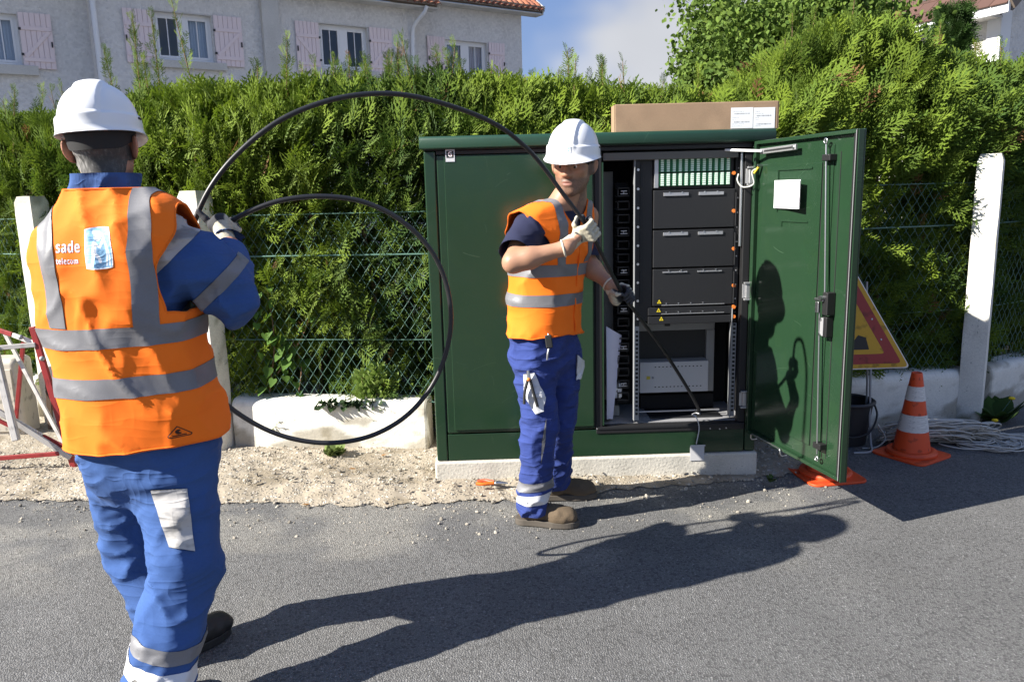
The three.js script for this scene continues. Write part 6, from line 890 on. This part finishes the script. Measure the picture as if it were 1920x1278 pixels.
  const patch = (name, poly, zmin, m, out = 0.005) => { const planes = poly.map((a, i) => { const b = poly[(i + 1) % poly.length], A = ray(...a), B = ray(...b), n = V().crossVectors(A, B).normalize(); return n; }); const cen = ray(poly.reduce((s, p) => s + p[0], 0) / poly.length, poly.reduce((s, p) => s + p[1], 0) / poly.length); const fs = planes.map(n => { const s = Math.sign(n.dot(cen)); return (x, y, z) => s * (n.x * x + n.y * (y - EYE) + n.z * z); }); return mesh(name, wrapUV(shell(clips(tr, (x, y, z) => z - zmin, ...fs), out, -0.001), base.x, base.z), m, trousers); };
  patch('pocket', [[984, 700], [1003, 698], [1021, 745], [1019, 770], [1004, 776], [984, 738]], -3.52, std(col(0.62, 0.63, 0.66), 0.85, { bumpMap: sized(clothBump, 2), bumpScale: 0.01 }), 0.010);
  patch('pocket', [[1080, 665], [1094, 678], [1086, 708], [1079, 712]], -3.70, std(col(0.60, 0.61, 0.64), 0.85), 0.012);
  patch('side_zip', [[1018, 785], [1024, 785], [1022, 830], [1014, 870], [1009, 868], [1016, 828]], -3.52, M2.tape, 0.004);
  // gloves and boots
  const g1 = gripHand(G1, G1d, wrR.clone().sub(G1).add(V(0.0, -0.02, 0.05)), wrR, { flip: false }), g2 = gripHand(G2, G2d, wrL.clone().sub(G2).add(V(-0.02, 0.03, -0.03)), wrL, { flip: true });
  mesh('glove', g1.geo, M2.glove, man); mesh('glove', g2.geo, M2.glove, man);
  for (const [w, e, h] of [[wrR, elR, g1.heel], [wrL, elL, g2.heel]]) { const d = e.clone().sub(w).normalize(), c = w.clone().addScaledVector(d, 0.012); const t = new THREE.TorusGeometry(0.0335, 0.0045, 8, 28); t.applyQuaternion(new THREE.Quaternion().setFromUnitVectors(V(0, 0, 1), d)); mesh('glove_cuff', [t.translate(c.x, c.y, c.z), cyl(c, w.clone().lerp(h, 0.5), 0.033, 0.030, 20)], std(col(0.56, 0.52, 0.42), 0.9, { side: THREE.DoubleSide }), man); }
  shoeParts(man, anR, V(0.98, 0, 0.24), [M2.boot, M2.sole, M2.sole]); shoeParts(man, anL, V(1, 0, -0.02), [M2.boot, M2.sole, M2.sole]);
  // things he carries
  const kf = thing('key_fob', 'black key fob on a strap hanging below the orange vest', 'key fob', P(1029, 640, -3.345)); const q0 = P(1029, 640, -3.345); mesh('fob', new RoundedBoxGeometry(0.030, 0.058, 0.014, 3, 0.005), M2.dark, kf).rotation.z = 0.12; mesh('strap', tube([P(1027, 614, -3.36).sub(q0), P(1028, 628, -3.345).sub(q0)], 0.003, 8, 6), M.zinc, kf); mesh('key', tube([P(1029, 653, -3.345).sub(q0), P(1027, 663, -3.34).sub(q0), P(1026, 674, -3.345).sub(q0)], 0.0045, 10, 6), M.zinc, kf);
  const p0 = P(990, 715, -3.335), pl = thing('pocket_pliers', 'dark pliers clipped in the pale trouser pocket', 'pliers', p0), qq = (px, py, z = -3.335) => P(px, py, z).sub(p0); for (const [a, b, c] of [[[990, 710], [984, 735], [983, 757]], [[994, 712], [1001, 738], [1008, 762]]]) mesh('handle', tube([qq(...a), qq(...b), qq(...c)], 0.0065, 14, 7), M2.dark, pl); mesh('jaws', [cyl(qq(992, 711), qq(990, 694), 0.010, 0.006, 8)], M.steel, pl); mesh('pivot', new THREE.SphereGeometry(0.009, 10, 8).translate(...qq(991, 711, -3.330).toArray()), M.orangeCap, pl);
}

// ================================================================ MAN WITH HIS BACK TO THE CAMERA
{
  const man = thing('person', 'man seen from behind in orange logo vest and blue overalls, holding the cable loop', 'person', V(0, 0, 0)), cx = -1.19, cz = -2.36;
  const hc = P(194, 281, -2.40), hm = frame(hc, Math.PI * 1.06, 0.05, -0.05);
  const S = (y, x, z, a, b, p = 181) => [y, x, z, a, b, p];
  const shR = P(300, 440, -2.34), elR = P(432, 556, -2.40), wrR = P(428, 462, -2.62), gR = P(419, 424, -2.705), shL = P(150, 450, -2.54), elL = P(165, 640, -2.43), wrL = P(275, 570, -2.62), gL = P(346, 520, -2.69);
  const hipR = P(332, 842, -2.34), knR = P(348, 1060, -2.24), anR = P(280, 1290, -2.05), hipL = P(222, 842, -2.44), knL = P(255, 1030, -2.50), anL = P(322, 1212, -2.42); anR.y = 0.09; anL.y = 0.09;
  const T = torso([S(0.66, cx + 0.04, cz, 0.14, 0.12), S(0.78, cx + 0.04, cz, 0.175, 0.145), S(0.95, cx + 0.035, cz, 0.175, 0.145), S(1.12, cx + 0.02, cz, 0.18, 0.14), S(1.30, cx - 0.01, cz, 0.195, 0.14), S(1.42, cx - 0.012, cz - 0.01, 0.20, 0.12), S(1.49, cx - 0.01, cz - 0.02, 0.15, 0.09), S(1.54, cx, cz - 0.03, 0.085, 0.075), S(1.62, hc.x, hc.z + 0.02, 0.060, 0.062)]);
  const bodyF = join(0.03, T.field(-0.01), bone(shR, elR, 0.060, 0.046), bone(elR, wrR, 0.046, 0.032), bone(shL, elL, 0.060, 0.046), bone(elL, wrL, 0.046, 0.032), bone(wrR, gR.clone().lerp(wrR, 0.5), 0.028, 0.018), bone(wrL, gL.clone().lerp(wrL, 0.5), 0.028, 0.018), bone(hipR, knR, 0.085, 0.060), bone(knR, anR, 0.060, 0.042), bone(hipL, knL, 0.085, 0.060), bone(knL, anL, 0.060, 0.042), bone(V(hc.x, 1.52, hc.z + 0.03), hc.clone().add(V(0, -0.06, 0.01)), 0.060, 0.056));
  const skin = [0.50, 0.26, 0.17]; let bg = nets(bodyF, V(-1.62, 0.02, -2.86), V(-0.75, 1.72, -1.95), 0.0125); { const p = bg.attributes.position, c = new Float32Array(p.count * 3); for (let i = 0; i < p.count; i++) { const k = 1 + 0.10 * fbm(p.getX(i) * 40, p.getY(i) * 40, p.getZ(i) * 40, 3); c.set(skin.map(s => s * k), i * 3); } bg.setAttribute('color', new THREE.BufferAttribute(c, 3)); }
  const hg = skinColours(headGeo(), { skin, stubble: 0.4 }), hl = hg.clone(); mesh('body', [bg, hg.applyMatrix4(hm)], M2.skin, man);
  { // short grey hair, darker at the crown
    let h = clips(hl, (x, y, z) => y + 0.082 - 0.55 * sstep(-0.055, 0.03, z) * 0.09 - 0.012 * noise(x * 70, 4, z * 70) - 0.03 * sstep(0.02, 0.055, Math.abs(x)) * sstep(-0.06, -0.02, z), (x, y, z) => 0.030 - z + 0.3 * Math.max(0, y - 0.02), (x, y, z) => Math.max(0.0745 - Math.abs(x), Math.hypot(y - 0.002, z + 0.014) - 0.034)); h = shell(h, 0.0045, 0.001);
    const p = h.attributes.position, c = new Float32Array(p.count * 3), r = rng(5); for (let i = 0; i < p.count; i++) { const x = p.getX(i), y = p.getY(i), z = p.getZ(i), n = 0.5 + 0.5 * noise(x * 260, y * 60, z * 260), m = clamp(sstep(-0.01, 0.07, x * 1.0 + 0.25 * noise(x * 30, y * 30, z * 30) * 0.1) * 0.75 + 0.25 * r()); const k = lerp(0.045, 0.42 * n + 0.05, m * n); c.set([k, k * 0.96, k * 0.92], i * 3); const q = 0.0025 * (noise(x * 200, y * 70, z * 200)); p.setXYZ(i, x * (1 + q * 4), y - Math.abs(q), z * (1 + q * 4)); }
    h.setAttribute('color', new THREE.BufferAttribute(c, 3)); mesh('hair', h.applyMatrix4(hm), std(col(1, 1, 1), 0.6, { vertexColors: true }), man); }
  addHelmet(man, hm, null);
  // blue jacket: collar and sleeves
  const jt = torso([S(0.72, cx + 0.04, cz, 0.19, 0.15), S(0.95, cx + 0.035, cz, 0.19, 0.15), S(1.12, cx + 0.02, cz, 0.19, 0.15), S(1.30, cx + 0.02, cz, 0.180, 0.145), S(1.42, cx + 0.02, cz - 0.005, 0.165, 0.13), S(1.50, cx + 0.01, cz - 0.02, 0.125, 0.105), S(1.545, cx - 0.005, cz - 0.015, 0.100, 0.095), S(1.575, hc.x + 0.012, cz - 0.01, 0.088, 0.088), S(1.63, hc.x + 0.010, cz - 0.012, 0.083, 0.083)]);
  const cuff = wrR.clone().lerp(elR, 0.16), cuffL = wrL.clone().lerp(elL, 0.05), dC = wrR.clone().sub(elR).normalize(), dCL = wrL.clone().sub(elL).normalize();
  const jF = join(0.035, jt.field(0), join(0.03, bone(shR.clone().add(V(-0.03, 0.0, 0)), shR.clone().lerp(elR, 0.5), 0.086, 0.090), bone(shR.clone().lerp(elR, 0.5), elR, 0.090, 0.080), bone(elR, wrR, 0.078, 0.050)), join(0.03, bone(shL, elL, 0.070, 0.065), bone(elL, wrL, 0.084, 0.052)));
  let jk = nets((x, y, z) => { const d = jF(x, y, z); return Math.abs(d) > 0.05 ? d : d - fold(x, y, z, 1.6 + 0.8 * sstep(0.16, 0.03, Math.hypot(x - elR.x, y - elR.y, z - elR.z))); }, V(-1.64, 0.70, -2.86), V(-0.70, 1.66, -2.02), 0.0095);
  const inRing = (c, d, R) => (x, y, z) => { const t = (x - c.x) * d.x + (y - c.y) * d.y + (z - c.z) * d.z; return Math.hypot(x - c.x, y - c.y, z - c.z) > R ? 1 : -t; };
  jk = clips(jk, inRing(cuff, dC, 0.09), inRing(cuffL, dCL, 0.09), (x, y, z) => 1.612 - y, (x, y) => y - 0.74);
  const jacket = mesh('jacket', wrapUV(shell(jk, 0, 0.004), cx, cz), M2.blue, man); jacket.userData.label = 'blue work jacket with grey tape on the sleeve';
  const dU = elR.clone().sub(shR).normalize(), tU = elR.clone().sub(shR).length(), along = (x, y, z) => ((x - shR.x) * dU.x + (y - shR.y) * dU.y + (z - shR.z) * dU.z), nearArm = (x, y, z) => { const t = clamp(along(x, y, z) / tU); return 0.135 - Math.hypot(x - lerp(shR.x, elR.x, t), y - lerp(shR.y, elR.y, t), z - lerp(shR.z, elR.z, t)); };
  mesh('reflective_tape', wrapUV(shell(clips(jk, (x, y, z) => 0.020 - Math.abs(along(x, y, z) - tU * 0.80), nearArm, (x, y, z) => z + 2.56), 0.0032, -0.001), cx, cz), M2.tape, jacket);
  mesh('shoulder_patch', wrapUV(shell(clips(jk, (x, y, z) => 0.050 - Math.abs(along(x, y, z) - 0.020), nearArm), 0.0028, -0.001), cx, cz), std(col(0.46, 0.46, 0.48), 0.9, { map: sized(dirtyMap, 1.5), bumpMap: sized(clothBump, 2), bumpScale: 0.01 }), jacket);
  // hi-vis vest
  const VT = torso([S(0.70, cx + 0.055, cz, 0.226, 0.190), S(0.80, cx + 0.052, cz, 0.226, 0.190), S(0.97, cx + 0.038, cz, 0.224, 0.185), S(1.12, cx + 0.024, cz, 0.224, 0.180), S(1.28, cx + 0.024, cz, 0.226, 0.175), S(1.38, cx + 0.020, cz, 0.230, 0.168), S(1.45, cx + 0.016, cz - 0.006, 0.204, 0.155), S(1.505, cx + 0.008, cz - 0.010, 0.158, 0.136), S(1.545, cx - 0.0, cz - 0.012, 0.122, 0.114), S(1.58, cx, cz - 0.012, 0.105, 0.102), S(1.62, cx, cz - 0.012, 0.09, 0.09)], 2.3);
  const vf = join(0.06, VT.field(0), bone(V(cx + 0.03, 1.425, cz), shR.clone().add(V(0.0, 0.030, 0)), 0.11, 0.097)), vr = nets((x, y, z) => { const d = vf(x, y, z); return Math.abs(d) > 0.04 ? d : d - drape(x, y, z, 1.25); }, V(-1.62, 0.68, -2.70), V(-0.82, 1.64, -2.02), 0.009);
  const LV = VT.local, hem = (x, y, z) => y - 0.815 - 0.006 * Math.sin(LV(x, y, z)[0] * 12), arm = (x, y, z) => lerp(0.176, 0.222, sstep(1.32, 1.47, y)) + 0.6 * sstep(1.215, 1.17, y) - 0.018 * sstep(1.2, 1.3, y) * sstep(1.45, 1.35, y) + (LV(x, y, z)[0] < 0 ? 0.10 * sstep(1.47, 1.40, y) : 0) - Math.abs(LV(x, y, z)[0]), top = (x, y, z) => (LV(x, y, z)[1] < 0 ? 1.566 : 1.54) - y;
  const cut = clips(vr, hem, arm, top), vest = mesh('vest', wrapUV(shell(cut, 0.0015, 0.0025), cx, cz), M2.vest, man); vest.userData.label = 'orange safety vest with a blue badge on the back';
  mesh('binding', binding(cut, 0.0038), M2.vest, vest);
  const tape = (...fs) => mesh('reflective_tape', wrapUV(shell(clips(cut, ...fs), 0.0042, -0.0018), cx, cz), M2.tape, vest), hb = (c, h) => (x, y, z) => h - Math.abs(y - c - 0.004 * Math.sin(LV(x, y, z)[0] * 8));
  tape(hb(1.150, 0.029)); tape(hb(1.005, 0.029));
  for (const s of [1, -1]) tape((x, y, z) => 0.030 - Math.abs(LV(x, y, z)[0] * s - 0.128 - 0.012 * sstep(1.35, 1.5, y)), (x, y) => y - 1.180);
  // print on the back: badge, two words, and the small maker's mark near the hem
  const print = (name, l0, l1, y0, y1, w, h, draw) => { const g = clips(cut, (x, y, z) => LV(x, y, z)[0] - l0, (x, y, z) => l1 - LV(x, y, z)[0], (x, y) => y - y0, (x, y) => y1 - y, (x, y, z) => -LV(x, y, z)[1]), p = g.attributes.position, n = g.attributes.normal, uv = new Float32Array(p.count * 2); for (let i = 0; i < p.count; i++) { const l = LV(p.getX(i), p.getY(i), p.getZ(i))[0]; uv[i * 2] = (l - l0) / (l1 - l0); uv[i * 2 + 1] = (p.getY(i) - y0) / (y1 - y0); p.setXYZ(i, p.getX(i) + n.getX(i) * 0.0026, p.getY(i) + n.getY(i) * 0.0026, p.getZ(i) + n.getZ(i) * 0.0026); } g.setAttribute('uv', new THREE.BufferAttribute(uv, 2)); return mesh(name, g, std(col(1, 1, 1), 0.75, { map: canvasTex(w, h, draw), transparent: true, alphaTest: 0.3, side: THREE.DoubleSide, bumpMap: sized(clothBump, 1), bumpScale: 0.004 }), vest); };
  print('badge', -0.014, 0.064, 1.345, 1.462, 256, 320, (g, w, h) => { g.clearRect(0, 0, w, h); drawBadge(g, 4, 4, w - 8, h - 8); });
  print('lettering', -0.096, -0.022, 1.345, 1.438, 256, 236, (g) => { g.clearRect(0, 0, 256, 236); g.fillStyle = '#c9cfdc'; g.font = 'bold 108px sans-serif'; g.save(); g.scale(0.98, 1); g.fillText('sade', 4, 112); g.restore(); g.font = 'bold 54px sans-serif'; g.fillText('telecom', 6, 190); });
  print('maker_mark', 0.125, 0.185, 0.845, 0.885, 192, 128, (g) => { g.clearRect(0, 0, 192, 128); g.strokeStyle = '#4a2410'; g.lineWidth = 8; g.beginPath(); g.moveTo(96, 10); g.lineTo(182, 100); g.quadraticCurveTo(182, 116, 166, 116); g.lineTo(26, 116); g.quadraticCurveTo(10, 116, 10, 100); g.closePath(); g.stroke(); g.fillStyle = '#3a1c0e'; g.beginPath(); g.arc(96, 66, 24, 0.6, 5.6); g.lineTo(96, 66); g.fill(); g.fillRect(46, 96, 100, 9); });
  // trousers
  const pel = torso([S(0.60, cx + 0.01, cz, 0.10, 0.09), S(0.70, cx + 0.04, cz, 0.185, 0.150), S(0.84, cx + 0.045, cz, 0.198, 0.165), S(0.98, cx, cz, 0.20, 0.16)]);
  const lF = join(0.05, pel.field(0), join(0.03, bone(hipR, knR, 0.112, 0.100), bone(knR, anR, 0.102, 0.092)), join(0.03, bone(hipL, knL, 0.118, 0.094), bone(knL, anL, 0.092, 0.086)));
  let tr = nets((x, y, z) => { const d = lF(x, y, z); return Math.abs(d) > 0.05 ? d : d - fold(x, y, z, 0.85 + 0.6 * sstep(0.24, 0.04, Math.abs(y - 0.44)) + 0.7 * sstep(0.3, 0.1, y)); }, V(-1.55, 0.0, -2.72), V(-0.78, 1.02, -1.92), 0.0095);
  tr = clips(tr, (x, y) => y - 0.045, (x, y) => 0.95 - y); const trousers = mesh('trousers', wrapUV(shell(tr, 0, 0.004), cx, cz), M2.blue, man);
  const nearLeg = (x, y, z) => { const t = clamp((knR.y - y) / (knR.y - anR.y)); return 0.15 - Math.hypot(x - lerp(knR.x, anR.x, t), z - lerp(knR.z, anR.z, t)); };
  for (const [y, h, m] of [[0.262, 0.021, M2.tape], [0.198, 0.023, M2.tapeBright]]) mesh('reflective_tape', wrapUV(shell(clips(tr, (x, yy, z) => h - Math.abs(yy - y + 0.30 * (x - anR.x)), nearLeg, (x, y2, z) => z + 2.34), 0.003, -0.001), cx, cz), m, trousers);
  { const poly = [[283, 918], [350, 915], [364, 1033], [318, 1026]], cen = ray(325, 970), fs = poly.map((a, i) => { const n = V().crossVectors(ray(...a), ray(...poly[(i + 1) % 4])).normalize(), s = Math.sign(n.dot(cen)); return (x, y, z) => s * (n.x * x + n.y * (y - EYE) + n.z * z); }); mesh('back_pocket', wrapUV(shell(clips(tr, (x, y, z) => z + 2.30, ...fs), 0.006, -0.001), cx, cz), M2.pocket, trousers); }
  const gr = gripHand(gR, P(468, 396, -2.72).sub(P(405, 440, -2.70)).multiplyScalar(-1), wrR.clone().sub(gR).add(V(-0.05, 0.0, 0.0)), wrR, { open: 0.2, thumbDir: V(-0.62, 0.77, 0.1), thumbBase: V(-0.020, -0.004, 0.032), coat: V(-0.7, 0.5, 0.5).normalize(), flip: true }), gl = gripHand(gL, V(0, -1, 0), V(-1, 0, 0.2), wrL, { flip: true });
  mesh('glove', gr.geo, M2.glove, man); mesh('glove', gl.geo, M2.glove, man);
  shoeParts(man, anR, V(-0.15, 0, -1), [M2.shoe, M2.dark, M2.dark], 0.30); shoeParts(man, anL, V(0.62, 0, -0.78), [M2.shoe, M2.dark, M2.dark], 0.30);
}
renderer.render(scene, camera);
